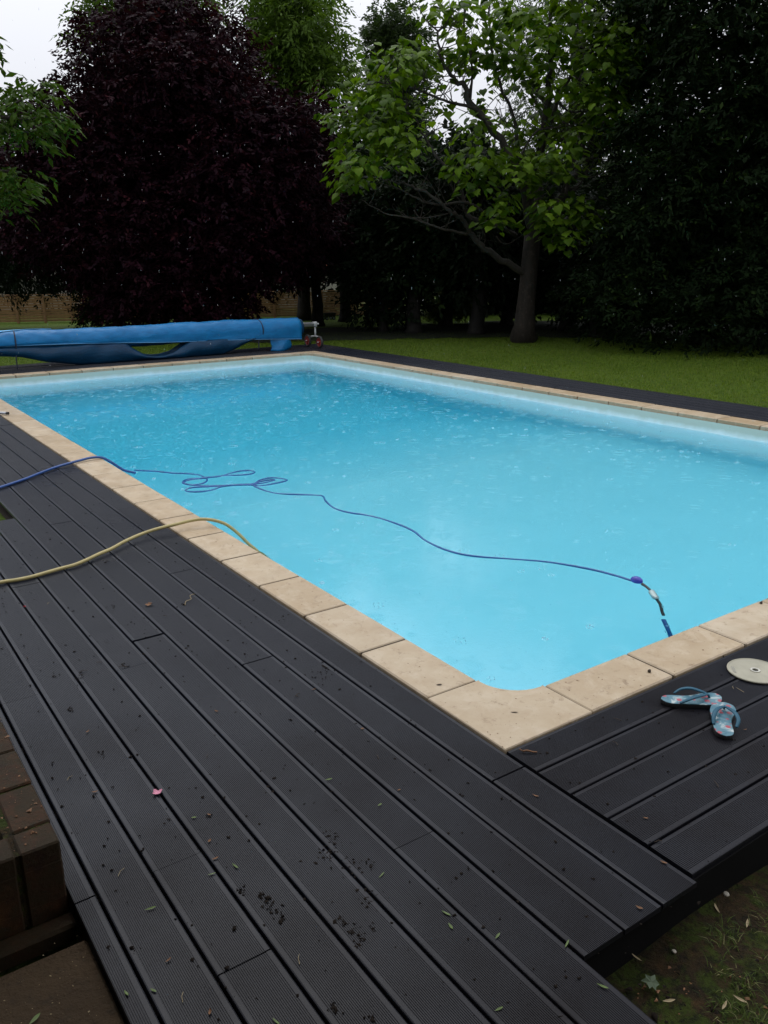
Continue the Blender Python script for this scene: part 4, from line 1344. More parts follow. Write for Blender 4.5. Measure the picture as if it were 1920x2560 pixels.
# --- pale green trees showing above the purple one
poly = [(300, -260), (360, -60), (372, 20), (350, 60), (390, 90), (460, 120), (600, 110), (690, 60), (720, 0), (690, -120), (560, -300), (400, -320)]
poly = [(215, 108), (228, 60), (225, 0), (280, -120), (480, -170), (510, 10), (480, 50), (420, 62), (340, 60), (300, 90), (230, 125)]
make_tree('garden_tree', 'mid-green tree peeping out above the top left of the purple tree', 'tree', base_at(500, 28), poly, 28, M['leaf_bright'], M['bark_mid'], r0=.22, nlimb=8, group=None, seed=11,
          n_blob=130, sprigs=14, blob_r=.6, thick=2.0, leaf=.17, K=9, length=.5, droop=.35, aspect=.34)
poly = [(600, 12), (625, 35), (640, 60), (650, 130), (690, 195), (725, 240), (790, 240), (842, 215), (856, 165), (850, 110), (828, 75), (808, 25), (790, 15), (760, -30), (700, -60), (640, -30)]
make_tree('walnut_tree', 'bright green tree with feathery leaves rising right of the purple tree', 'tree', base_at(760, 27), poly, 27, M['leaf_bright'], M['bark_mid'], r0=.2, nlimb=9, seed=13,
          n_blob=175, sprigs=15, blob_r=.55, thick=1.8, leaf=.17, K=9, length=.5, droop=.4, aspect=.34)
# --- narrow tree on the skyline
poly = [(928, 120), (938, 60), (958, 35), (985, 28), (1010, 35), (1028, 60), (1040, 95), (1050, 140), (1055, 200), (1055, 300), (1050, 420), (915, 420), (915, 260), (935, 190)]
make_tree('poplar_tree', 'narrow pointed green tree on the skyline left of the bare twigs', 'tree', base_at(990, 33), poly, 33, M['leaf_fine'], M['bark_dark'], r0=.2, nlimb=8, seed=17,
          n_blob=260, sprigs=15, blob_r=.5, thick=1.6, leaf=.15, K=8, length=.34, droop=.2)
# --- tall dark fine-leaved tree behind the catalpa
poly = [(1255, -60), (1260, 40), (1275, 150), (1300, 240), (1290, 330), (1250, 400), (1270, 520), (1340, 560), (1500, 560), (1560, 450), (1545, 330), (1570, 200), (1560, 60), (1540, -120), (1400, -200), (1290, -180)]
make_tree('tall_tree', 'tall thin-leaved dark tree standing behind the broad-leaved tree', 'tree', base_at(1425, 25), poly, 25, M['leaf_fine'], M['bark_mid'], r0=.24, nlimb=16, seed=19,
          n_blob=300, sprigs=13, blob_r=.45, thick=1.8, leaf=.10, K=9, length=.36, droop=.5, aspect=.3)
# --- dark trees on the right
poly = [(1540, -160), (1570, 60), (1560, 180), (1600, 240), (1540, 330), (1560, 430), (1500, 520), (1480, 640), (1440, 720), (1480, 800), (1560, 840), (1700, 862), (1860, 872), (2000, 860), (2080, 700), (2060, 300), (2010, -60), (1900, -240), (1650, -260)]
make_tree('evergreen_tree', 'big dark evergreen tree filling the right edge of the view', 'tree', base_at(1770, 17.5), poly, 17.5, M['leaf_dark'], M['bark_dark'], r0=.24, nlimb=14, seed=23,
          n_blob=980, sprigs=16, blob_r=.46, thick=2.4, leaf=.12, K=8, length=.32, droop=.22, aspect=.42)
poly = [(2000, -200), (2010, 200), (2040, 500), (2030, 800), (2100, 900), (2500, 920), (2900, 900), (2950, 500), (2850, 0), (2600, -260), (2200, -320)]
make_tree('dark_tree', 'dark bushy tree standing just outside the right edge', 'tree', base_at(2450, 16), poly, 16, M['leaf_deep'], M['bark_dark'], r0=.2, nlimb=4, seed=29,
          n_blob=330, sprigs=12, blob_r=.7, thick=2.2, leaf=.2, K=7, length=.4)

# --- mid background trees with bare stems (their crowns merge)
mid = [
    (793, 24.0, .13, [(640, 380), (700, 350), (860, 330), (930, 420), (930, 600), (900, 650), (860, 680), (800, 660), (740, 690), (690, 680), (650, 650), (640, 560)], 'dark tree whose stem rises just behind the end of the cover reel'),
    (862, 26.0, .14, [(800, 430), (900, 330), (1010, 400), (1010, 560), (990, 680), (950, 730), (910, 705), (860, 700), (820, 680), (800, 600)], 'dark tree with a short stem right of the garden cart'),
    (958, 21.5, .09, [(900, 520), (960, 460), (1040, 500), (1050, 640), (1040, 740), (1000, 790), (950, 770), (905, 785), (880, 740), (895, 640)], 'low dark tree with drooping branches in the middle of the shade'),
    (1035, 21.0, .15, [(960, 430), (1060, 380), (1150, 430), (1160, 560), (1130, 670), (1090, 710), (1060, 700), (1010, 735), (975, 690), (960, 560)], 'dark multi-stemmed tree between the low tree and the pale bush'),
    (1115, 23.0, .14, [(1040, 400), (1140, 360), (1240, 420), (1240, 560), (1210, 670), (1150, 700), (1080, 670), (1045, 580)], 'dark tree with a flared stem standing in front of the pale bush'),
    (1192, 20.5, .15, [(1100, 420), (1200, 370), (1290, 440), (1290, 600), (1270, 720), (1210, 740), (1150, 745), (1110, 640)], 'dark tree just left of the big grey trunk'),
    (1268, 23.5, .13, [(1200, 440), (1290, 400), (1370, 460), (1370, 620), (1350, 740), (1290, 755), (1230, 740), (1205, 600)], 'dark tree hidden behind the big grey trunk'),
    (1420, 21.5, .15, [(1340, 480), (1420, 440), (1510, 520), (1520, 660), (1500, 770), (1430, 750), (1360, 760), (1340, 620)], 'dark tree with a bare stem right of the big grey trunk'),
    (1500, 19.5, .16, [(1420, 540), (1500, 500), (1590, 560), (1620, 700), (1590, 800), (1520, 785), (1450, 790), (1420, 680)], 'dark tree at the left side of the evergreen'),
]
for i, (px, dp, r0, poly, lab) in enumerate(mid):
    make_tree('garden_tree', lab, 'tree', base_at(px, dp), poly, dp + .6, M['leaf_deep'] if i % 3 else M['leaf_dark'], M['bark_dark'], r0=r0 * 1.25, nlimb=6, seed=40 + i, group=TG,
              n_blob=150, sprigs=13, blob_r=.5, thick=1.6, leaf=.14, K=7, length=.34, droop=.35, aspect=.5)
# --- pale flowering bush
poly = [(1066, 790), (1075, 755), (1100, 735), (1140, 732), (1168, 750), (1170, 785), (1120, 795)]
make_tree('pale_bush', 'pale yellow-green bush between two dark stems', 'bush', base_at(1120, 24.0), poly, 24.0, M['leaf_pale'], M['bark_dark'], r0=.03, nlimb=3, seed=61,
          n_blob=60, sprigs=16, blob_r=.2, thick=.5, leaf=.09, K=6, length=.18)
# --- trees beyond the fence and the wooded edge, one mass
V_all = []; R_all = []
def mass(poly, depth, n_blob, sprigs, blob_r, thick, leaf, seed):
    r = np.random.default_rng(seed)
    C_ = volume_points(poly, depth, n_blob, thick, r)
    S = n_blob * sprigs; d = r.standard_normal((S, 3)); d /= np.linalg.norm(d, axis=1, keepdims=True)
    O = np.repeat(C_[:, :3], sprigs, axis=0) + d * blob_r * r.random((S, 1)) ** .4
    A = d + r.standard_normal((S, 3)) * .3; A /= np.linalg.norm(A, axis=1, keepdims=True)
    up = np.array([0, 0, 1.0])[None] + r.standard_normal((S, 3)) * .3
    N = up - A * (up * A).sum(1, keepdims=True); N /= np.linalg.norm(N, axis=1, keepdims=True)
    V, rn = leaves_np(O, A, N, leaf, K=7, length=leaf * 2.6, droop=.3, aspect=.6, seed=seed)
    V_all.append(V); R_all.append(rn)
mass([(860, 420), (960, 400), (1100, 400), (1240, 410), (1400, 430), (1600, 300), (2100, 260), (2900, 260), (2900, 790), (1700, 800), (1160, 778), (1160, 730), (1050, 700), (930, 700), (860, 560)], 31, 620, 14, 1.0, 2.0, .34, 71)
mass([(-900, 250), (-500, 180), (-100, 330), (120, 470), (400, 560), (560, 500), (700, 420), (860, 420), (880, 700), (600, 720), (330, 700), (250, 690), (-60, 660), (-900, 700)], 33, 260, 13, 1.0, 1.5, .34, 72)
me = quads_mesh('far_woodland', np.concatenate(V_all), np.concatenate(R_all))
tag(link('far_woodland', me, M['leaf_deep']), kind='stuff')
# stems of the wooded edge
mb = MB(); r_ = random.Random(5)
for k in range(26):
    px = r_.uniform(1180, 2300); dp = r_.uniform(25, 31)
    b_ = base_at(px, dp); t_ = b_ + Vector((r_.uniform(-.4, .4), r_.uniform(-.4, .4), r_.uniform(3.5, 6)))
    rr = r_.uniform(.07, .16)
    mb.tube([b_ - Vector((0, 0, .1)), b_.lerp(t_, .1), b_.lerp(t_, .5), t_], [rr * 1.4, rr, rr * .8, rr * .4], 7)
o = mb.build('woodland_stems', M['bark_dark'], None, True); tag(o, kind='stuff')

# --- near tree reaching in from the left: feathery branches
lt = empty('feathery_leaved_tree', tuple(base_at(-360, 12.5)), label='green feathery-leaved tree reaching in from the left edge', cat='tree')
bt = base_at(-360, 12.5)
trunk_and_limbs(lt, bt, at(-330, -400, 12.5), .16, M['bark_mid'], [at(-200, 100, 12.2), at(-120, 480, 12.0), at(-300, -100, 13)], seed=4, limb_r=.06)
br = [[(-330, 330, 12.5), (-180, 300, 12.3), (-40, 285, 12.2), (30, 262, 12.1), (80, 235, 12.0), (112, 215, 12)],
      [(-40, 285, 12.2), (60, 300, 12.0), (120, 290, 11.9), (160, 302, 11.9)],
      [(-180, 300, 12.3), (-60, 350, 12.1), (20, 330, 12.0), (70, 330, 12.0)],
      [(-330, 520, 12.4), (-180, 450, 12.2), (-60, 425, 12.0), (20, 428, 11.9), (70, 440, 11.9)],
      [(-180, 450, 12.2), (-60, 480, 12.1), (10, 490, 12.0)],
      [(-330, 200, 12.5), (-160, 110, 12.3), (-40, 110, 12.2), (-5, 122, 12.2)]]
mb = MB()
brs = []
for b_ in br:
    q = spline([at(*p) for p in b_], 6); brs.append(q)
    k = len(q); mb = MB(); mb.tube(q, [.026 * (1 - .8 * i / (k - 1)) + .004 for i in range(k)], 6); child(mb, 'branch', M['bark_mid'], lt)
pos = []
r = np.random.default_rng(9)
cl = [(0, 245, 34), (45, 235, 30), (95, 215, 26), (118, 240, 26), (30, 275, 34), (90, 270, 34), (135, 285, 24), (60, 305, 32), (110, 305, 30), (160, 302, 16), (10, 325, 30), (75, 335, 20), (-40, 280, 60), (95, 345, 12),
      (0, 440, 30), (35, 432, 24), (70, 442, 18), (15, 470, 30), (50, 468, 22), (0, 500, 26), (-50, 470, 60), (15, 515, 16), (-8, 125, 14), (-60, 100, 40), (-100, 200, 90), (-140, 420, 90), (-200, 300, 120)]
for cx, cy, cr in cl:
    for _ in range(int(2 + cr * .17)):
        a = r.uniform(0, 2 * PI); q = cr * math.sqrt(r.random())
        pos.append(at(cx + q * math.cos(a), cy + q * math.sin(a) * .8, 12.0 + r.uniform(-.5, .6)))
O = np.array(pos); S = len(O)
A = r.standard_normal((S, 3)); A[:, 2] = np.abs(A[:, 2]) * .3 - .1; A += RH[None] * .25; A /= np.linalg.norm(A, axis=1, keepdims=True)
up = np.array([0, 0, 1.0])[None] + r.standard_normal((S, 3)) * .25
N = up - A * (up * A).sum(1, keepdims=True); N /= np.linalg.norm(N, axis=1, keepdims=True)
V, rn = leaves_np(O, A, N, .140, K=9, length=.30, droop=.5, aspect=.36, seed=3, spread=.95, fold=.06)
me = quads_mesh('crown', V, rn); o = link('crown', me, M['leaf_green'], lt); o.matrix_parent_inverse = Matrix.Translation(lt.location).inverted()

# ------------------------------------------------------------------ catalpa: big trunk, visible limbs, large heart-shaped leaves
D0 = 18.3
cb = gbase(1310, 846)
cat = empty('broad_leaved_tree', tuple(cb), label='broad-leaved tree with a thick grey trunk and large heart-shaped leaves', cat='tree')


def limb(px_pts, r0, r1, name='limb', per=5, bark='bark_grey', n=8):
    pts = [at(x, y, D0 + d) for x, y, d in px_pts]
    q = spline(pts, per); k = len(q)
    rl = random.Random(int(px_pts[-1][0] * 7 + px_pts[-1][1]))
    q = [p + Vector((rl.uniform(-1, 1), rl.uniform(-1, 1), rl.uniform(-1, 1))) * (r0 * .35 if 0 < i < k - 1 else 0) for i, p in enumerate(q)]
    mb = MB(); mb.tube(q, [r0 + (r1 - r0) * (i / (k - 1)) ** .8 for i in range(k)], n)
    return child(mb, name, M[bark], cat), q


tp = [at(1306, 850, D0 + .0), at(1308, 838, D0), at(1311, 815, D0), at(1315, 760, D0), at(1321, 700, D0), at(1326, 640, D0), at(1331, 590, D0)]
tp[0] = np.array([cb.x, cb.y, cb.z - .05])
mb = MB(); mb.tube([tuple(p) for p in tp], [.33, .27, .225, .19, .178, .172, .165], 16); child(mb, 'trunk', M['bark_mid'], cat)
limbs = [
    ([(1322, 690, 0), (1285, 668, -.1), (1232, 636, -.3), (1186, 596, -.5), (1162, 555, -.6), (1128, 532, -.8), (1090, 500, -.9), (1040, 470, -1.0), (985, 455, -1.1)], .085, .018),
    ([(1170, 585, -.5), (1157, 584, -.6), (1099, 570, -.8), (1035, 547, -.9), (960, 532, -1.0), (905, 500, -1.1)], .035, .008),
    ([(1290, 590, 0), (1245, 560, -.3), (1174, 509, -.5), (1081, 512, -.8), (1018, 483, -.9), (940, 440, -1.0)], .05, .008),
    ([(1250, 565, -.3), (1180, 545, -.4), (1163, 520, -.4), (1151, 465, -.5), (1099, 400, -.6), (1064, 350, -.7), (1040, 300, -.7), (1000, 270, -.8)], .06, .010),
    ([(1331, 600, 0), (1320, 520, -.1), (1300, 440, -.3), (1278, 393, -.4), (1226, 312, -.5), (1174, 260, -.6), (1162, 214, -.7), (1134, 197, -.7), (1099, 139, -.8), (1093, 81, -.8), (1070, 58, -.8)], .12, .010),
    ([(1226, 312, -.5), (1191, 272, -.6), (1122, 255, -.7), (1064, 231, -.8), (1006, 214, -.9), (940, 205, -1)], .045, .008),
    ([(1331, 600, 0), (1340, 560, .1), (1359, 550, .1), (1400, 498, .2), (1423, 457, .3), (1452, 417, .4), (1458, 347, .5), (1450, 260, .6), (1455, 160, .7)], .14, .02),
    ([(1450, 425, .4), (1458, 411, .4), (1515, 376, .3), (1573, 327, .2), (1640, 318, .1)], .045, .010),
    ([(1400, 498, .2), (1440, 470, .1), (1476, 420, 0), (1500, 385, -.1)], .03, .008),
    ([(1331, 600, 0), (1345, 480, .2), (1355, 360, .1), (1370, 237, .1), (1375, 120, .0), (1380, -60, .0)], .13, .02),
    ([(1362, 300, .1), (1377, 237, -.1), (1411, 272, -.2), (1440, 280, -.3), (1481, 281, -.4), (1520, 300, -.4)], .035, .008),
    ([(1385, 350, .1), (1400, 335, 0), (1430, 300, -.2), (1470, 285, -.3)], .02, .006),
    ([(1390, 510, .2), (1430, 440, -.1), (1470, 445, -.3), (1530, 425, -.4)], .022, .006),
    ([(1290, 410, -.3), (1340, 330, -.3), (1395, 320, -.4), (1470, 305, -.5)], .025, .006),
    ([(1345, 480, .2), (1300, 400, .3), (1285, 300, .3), (1240, 180, .3), (1225, 60, .3), (1230, -60, .3)], .06, .01),
    ([(1174, 260, -.6), (1180, 160, -.6), (1160, 60, -.6), (1180, -30, -.6)], .03, .006),
    ([(1099, 139, -.8), (1120, 80, -.8), (1140, 40, -.8)], .014, .004),
    ([(1359, 345, .1), (1420, 200, .2), (1500, 110, .1), (1590, 70, 0), (1680, 30, 0)], .05, .008),
    ([(1452, 417, .4), (1520, 260, .4), (1600, 180, .3), (1700, 130, .2)], .045, .008),
    ([(1459, 500, .2), (1497, 500, -.1), (1502, 530, -.2), (1480, 600, -.3)], .010, .004),
    ([(1240, 590, -.3), (1270, 610, -.4), (1340, 560, -.6)], .012, .004),
    ([(1128, 532, -.8), (1060, 545, -.9), (1010, 540, -1)], .014, .004),
]
LQ = []
for pts, r0, r1 in limbs:
    o, q = limb(pts, r0, r1); LQ.append((q, r0))
# twigs: many fine, bare shoots growing off the limbs (real geometry, one part)
mb = MB(); rt_ = random.Random(21)
tips = []
for q, r0 in LQ:
    for i in range(3, len(q)):
        if i < len(q) * .25: continue
        for _ in range(2 if r0 < .1 else 1):
            if rt_.random() < (.72 if q[-1].z < 4.6 and r0 < .1 else .3): continue
            p = Vector(q[i]); d = Vector((rt_.uniform(-1, 1), rt_.uniform(-1, 1), rt_.uniform(-.25, .9))).normalized()
            L = rt_.uniform(.3, .85)
            pts = [p]
            for s_ in range(4):
                d = (d + Vector((rt_.uniform(-.5, .5), rt_.uniform(-.5, .5), rt_.uniform(-.1, .4)))).normalized(); pts.append(pts[-1] + d * L / 4)
            rr = min(.012, r0 * .35)
            mb.tube(pts, [rr, rr * .8, rr * .6, rr * .45, rr * .3], 4, caps=False); tips.append(pts[-1])
            if rt_.random() < .5:
                d2 = (d + Vector((rt_.uniform(-1, 1), rt_.uniform(-1, 1), rt_.uniform(-.2, .6)))).normalized()
                mb.tube([pts[2], pts[2] + d2 * L * .25, pts[2] + d2 * L * .4 + Vector((0, 0, .05))], [rr * .5, rr * .4, rr * .25], 4, caps=False)
child(mb, 'twigs', M['bark_grey'], cat)['kind'] = 'stuff'
# leaf clusters
cl2 = [(520, 860), (690, 860), (500, 950), (680, 960), (780, 1040), (850, 880), (890, 960), (600, 740), (780, 740), (690, 590), (980, 560), (990, 480), (760, 520), (440, 670), (730, 210), (860, 185), (1020, 150), (800, 60), (940, 110), (1100, 240), (1040, 340), (920, 260), (560, 230), (350, 80), (250, 60), (330, 160), (430, 150), (100, 260), (40, 300), (60, 590), (130, 640), (400, 770), (480, 700), (600, 380), (790, 370), (900, 420), (1180, 200), (1300, 120), (640, 280), (0, 390), (150, 310), (700, 30), (600, 90), (1000, 40), (660, 660), (740, 680), (560, 700), (820, 640), (640, 760), (880, 700), (940, 480), (860, 480), (1000, 420), (1090, 300), (1150, 260), (1230, 190), (500, 190), (470, 260), (390, 280), (180, 240), (60, 340), (20, 450), (20, 640), (60, 700), (850, 90), (760, 140), (680, 170), (640, 60), (560, 300), (900, 320), (980, 220), (1060, 180), (700, 330), (240, 300), (300, 240), (80, 230), (-30, 250), (520, 60), (360, 30), (200, 40)]
cpx = [(960 + a / 1.728, b / 1.728) for a, b in cl2] + [(870, 330), (900, 255), (935, 190), (855, 440), (885, 300), (935, 330), (865, 375), (905, 400), (960, 260), (880, 460), (840, 300), (1000, 180), (925, 410), (960, 340), (990, 300), (1010, 150), (1560, 60), (1620, 100), (1500, 20), (1440, 60), (1660, 60), (1400, 20), (1530, 180), (1480, 150), (1560, 130), (1620, 170), (1500, 230), (1580, 230), (1250, 520), (1240, 555), (1365, 520), (1385, 560), (1420, 540), (1310, 450), (1360, 420), (1410, 440), (1450, 330), (1290, 340), (1220, 430), (1180, 470), (1140, 420), (1400, 600)]
heart = np.array([(0, 0, 0), (.30, -.16, -.02), (.50, .10, -.05), (.44, .40, -.07), (.22, .74, -.08), (0, 1.05, -.14), (-.22, .74, -.08), (-.44, .40, -.07), (-.50, .10, -.05), (-.30, -.16, -.02), (0, .35, .035), (0, .72, .0)])
hf = [(0, 1, 2, 10), (10, 2, 3), (10, 3, 4, 11), (11, 4, 5), (0, 10, 8, 9), (10, 7, 8), (10, 11, 6, 7), (11, 5, 6)]
rl = np.random.default_rng(77)
LV = []
for i, (cx, cy) in enumerate(cpx):
    nlf = int(rl.integers(22, 38))
    cc = at(cx, cy, D0 + (rl.uniform(-1.6, .4) if cy < 420 else rl.uniform(-1.5, -.5)))
    for _ in range(nlf):
        o_ = rl.standard_normal(3) * np.array([.20, .20, .10])
        LV.append((cc + o_, o_))
# the crown also carries leaves on its far and lower sides
pts_far = volume_points([(830, 330), (860, 180), (960, 130), (1050, 100), (1150, -60), (1400, -120), (1650, -80), (1720, 120), (1600, 250), (1500, 330), (1440, 420), (1380, 350), (1200, 420), (1060, 380), (950, 470), (860, 470)], D0 + .8, 120, 1.9, rl)
for c4 in pts_far:
    cc = c4[:3]
    for _ in range(13):
        o_ = rl.standard_normal(3) * np.array([.22, .22, .11]); LV.append((cc + o_, o_))
mats = []
for p, o_ in LV:
    out = np.array([o_[0], o_[1], 0]) + rl.standard_normal(3) * .10; out[2] = 0
    out /= np.linalg.norm(out) + 1e-9
    tipd = out * rl.uniform(.5, 1.0) + np.array([0, 0, -1]) * rl.uniform(.15, .9); tipd /= np.linalg.norm(tipd)
    nn = np.array([0, 0, 1.0]) + out * .3 + rl.standard_normal(3) * .22
    xx = np.cross(tipd, nn); xx /= np.linalg.norm(xx); zz = np.cross(xx, tipd)
    s_ = rl.uniform(.10, .19)
    mats.append((p, xx, tipd, zz, s_, rl.random()))
# nearest to the viewer first: these are parts of their own
order = sorted(range(len(cpx) * 1), key=lambda i: 0)
near_idx = np.argsort([m[0] @ FH for m in mats])[:300]
near_set = set(int(i) for i in near_idx)
leaf_me = []
for v in range(6):
    f = []; sz_ = []
    for a in hf: f += a; sz_.append(len(a))
    me = mesh_np('leaf', heart * np.array([1, 1, 1 + .2 * v]), f, sz_, np.full(len(heart), v / 5)); me.materials.append(M['leaf_catalpa']); leaf_me.append(me)
Vb = []; Rb = []; nb_ = 0; Fb = []; Sb = []
for i, (p, xx, yy_, zz, s_, rv) in enumerate(mats):
    if i in near_set:
        o = bpy.data.objects.new('leaf', leaf_me[min(5, int(rv * 6))]); COL.objects.link(o); o.parent = cat
        R_ = Matrix((xx, yy_, zz)).transposed().to_4x4() @ Matrix.Scale(s_, 4)
        o.matrix_parent_inverse = Matrix.Translation(cat.location).inverted()
        o.matrix_basis = Matrix.Translation(p) @ R_
    else:
        Vb.append(p + s_ * (heart[:, :1] * xx + heart[:, 1:2] * yy_ + heart[:, 2:] * zz)); Rb.append(np.full(len(heart), rv))
        for a in hf: Fb += [q + nb_ for q in a]; Sb.append(len(a))
        nb_ += len(heart)
me = mesh_np('crown', np.concatenate(Vb), Fb, Sb, np.concatenate(Rb))
o = link('crown', me, M['leaf_catalpa'], cat); o['kind'] = 'stuff'; o.matrix_parent_inverse = Matrix.Translation(cat.location).inverted()

# ------------------------------------------------------------------ grass
def blades(name, pts, h, w, lean, seed, mat):
    r = np.random.default_rng(seed); n = len(pts)
    a = r.uniform(0, 2 * PI, n); hh = h * (.4 + .9 * r.random(n)); ln = lean * hh
    d = np.stack([np.cos(a), np.sin(a), np.zeros(n)], 1); s_ = np.stack([-np.sin(a), np.cos(a), np.zeros(n)], 1)
    z = np.array([0, 0, 1.0])
    v0 = pts - s_ * w / 2; v1 = pts + s_ * w / 2
    m0 = pts + d * (ln * .35)[:, None] + z * (hh * .6)[:, None]
    tip = pts + d * ln[:, None] + z * hh[:, None] * (1 - .25 * lean)
    V = np.stack([v0, v1, m0 + s_ * w * .35, tip, m0 - s_ * w * .35], 1).reshape(-1, 3)
    b = np.arange(n, dtype=np.int32)[:, None] * 5
    f = (b + np.array([[0, 1, 2, 4, 4, 2, 3]], dtype=np.int32)).ravel()
    sz = np.tile(np.array([4, 3], dtype=np.int32), n)
    me = mesh_np(name, V, f, sz, np.repeat(r.random(n), 5))
    return link(name, me, mat)


gzv = np.vectorize(gz)
r = np.random.default_rng(31)
# lawn between the right deck and the trees
n = 120000
x = 7.32 + r.random(n) ** 1.3 * 7.2; y = r.uniform(-1, 17.5, n)
k = (x * .57 + y * .82 < 18.6)
x, y = x[k], y[k]
P3 = np.stack([x, y, gzv(x, y)], 1)
o = blades('lawn_grass', P3, .036, .007, .7, 1, M['blade']); tag(o, kind='stuff')
# near patch at the lower right: tufts of grass standing in the moss
r2 = np.random.default_rng(32)
nt = 1500
tx_ = r2.uniform(-.40, 1.9, nt); ty_ = r2.uniform(-2.1, -.84, nt)
k = (np.sin(tx_ * 6 + 1.3) + np.sin(ty_ * 8 + tx_ * 3) + r2.normal(0, .6, nt)) > -.2
k &= (ty_ < -.90 + .1 * r2.random(nt))
tx_, ty_ = tx_[k], ty_[k]
x = np.repeat(tx_, 16) + r2.normal(0, .020, len(tx_) * 16); y = np.repeat(ty_, 16) + r2.normal(0, .020, len(tx_) * 16)
k = (x > -.42) & (y < -.84) | (x > .0) & (y < -.80); x, y = x[k], y[k]
P3 = np.stack([x, y, gzv(x, y) + .018], 1)
o = blades('rough_grass', P3, .030, .0028, 1.1, 2, M['blade2']); tag(o, kind='stuff')
# far strips behind the cover
n = 30000
x = r.uniform(-1, 7.3, n); y = r.uniform(13.8, 18.5, n)
P3 = np.stack([x, y, gzv(x, y)], 1)
o = blades('lawn_grass', P3, .03, .008, .6, 3, M['blade']); tag(o, kind='stuff')

# ------------------------------------------------------------------ rain: splashes on the pool and falling drops
r = np.random.default_rng(101)
def dome_field(name, C_, rad, hgt, mat, n=7):
    k = np.arange(n) * 2 * PI / n
    ring = np.stack([np.cos(k), np.sin(k), np.zeros(n)], 1)
    V = []; nv = 2 * n + 1
    base = C_[:, None] + ring[None] * rad[:, None, None]
    mid = C_[:, None] + ring[None] * rad[:, None, None] * .7 + np.array([0, 0, 1.0]) * (hgt * .7)[:, None, None]
    top = C_[:, None] + np.array([0, 0, 1.0]) * hgt[:, None, None]
    V = np.concatenate([base, mid, top], 1).reshape(-1, 3)
    f = []; sz = []
    for a in range(n):
        b = (a + 1) % n
        f += [a, b, n + b, n + a]; sz.append(4)
    for a in range(n):
        b = (a + 1) % n
        f += [n + a, n + b, 2 * n]; sz.append(3)
    f = np.array(f, dtype=np.int32)[None] + (np.arange(len(C_), dtype=np.int32) * nv)[:, None]
    me = mesh_np(name, V, f.ravel(), np.tile(np.array(sz, dtype=np.int32), len(C_)))
    return link(name, me, mat, smooth=True)


def ok_pool(x, y): return (x > PX0 + .1) & (x < PX1 - .05) & (y > PY0 + .1) & (y < PY1 - .1)
n = 1600
x = r.uniform(.3, 6.2, n); y = r.uniform(.4, 12.2, n); k = ok_pool(x, y); x, y = x[k], y[k]
C_ = np.stack([x, y, np.full(len(x), WZ + .0005)], 1)
# half of the drops sit in little groups, where a drop burst on the water
o = dome_field('rain_splashes', C_, r.uniform(.002, .0065, len(x)) * (.6 + y / 14), r.uniform(.0015, .0045, len(x)), M['drop']); tag(o, kind='stuff')
C2 = []
for i in range(200):
    cx, cy = r.uniform(.4, 6.1), r.uniform(.5, 12.1); q = r.uniform(.012, .03); m = int(r.integers(5, 9))
    for a in range(m):
        th = 2 * PI * a / m + r.uniform(-.2, .2); C2.append((cx + q * math.cos(th), cy + q * math.sin(th), WZ + .0005))
C2 = np.array(C2)
o = dome_field('rain_splashes', C2, r.uniform(.002, .0055, len(C2)), r.uniform(.003, .012, len(C2)), M['drop'], 5); tag(o, kind='stuff')

n = 620
px = r.uniform(-60, 1980, n); py = r.uniform(0, 1180, n); dp = r.uniform(3.0, 9.0, n)
C_ = np.array([at(a, b, c) for a, b, c in zip(px, py, dp)]); C_ = C_[C_[:, 2] > .05]
m = 6; kk = np.arange(m) * 2 * PI / m; ring = np.stack([np.cos(kk), np.sin(kk), np.zeros(m)], 1)
rr = r.uniform(.0005, .0010, len(C_))
Z = np.array([0, 0, 1.0]); hh = rr * 5.0
V = np.concatenate([C_[:, None] - Z * hh[:, None, None], C_[:, None] + ring[None] * rr[:, None, None] - Z * (hh * .35)[:, None, None], C_[:, None] + ring[None] * (rr * .7)[:, None, None] + Z * (hh * .5)[:, None, None], C_[:, None] + Z * (hh * 1.3)[:, None, None]], 1).reshape(-1, 3)
f = []; sz = []
for a in range(m):
    b = (a + 1) % m
    f += [0, 1 + b, 1 + a]; sz.append(3)
    f += [1 + a, 1 + b, 1 + m + b, 1 + m + a]; sz.append(4)
    f += [1 + m + a, 1 + m + b, 1 + 2 * m]; sz.append(3)
f = np.array(f, dtype=np.int32)[None] + (np.arange(len(C_), dtype=np.int32) * (2 * m + 2))[:, None]
me = mesh_np('falling_raindrops', V, f.ravel(), np.tile(np.array(sz, dtype=np.int32), len(C_)))
tag(link('falling_raindrops', me, M['rain'], smooth=True), kind='stuff')

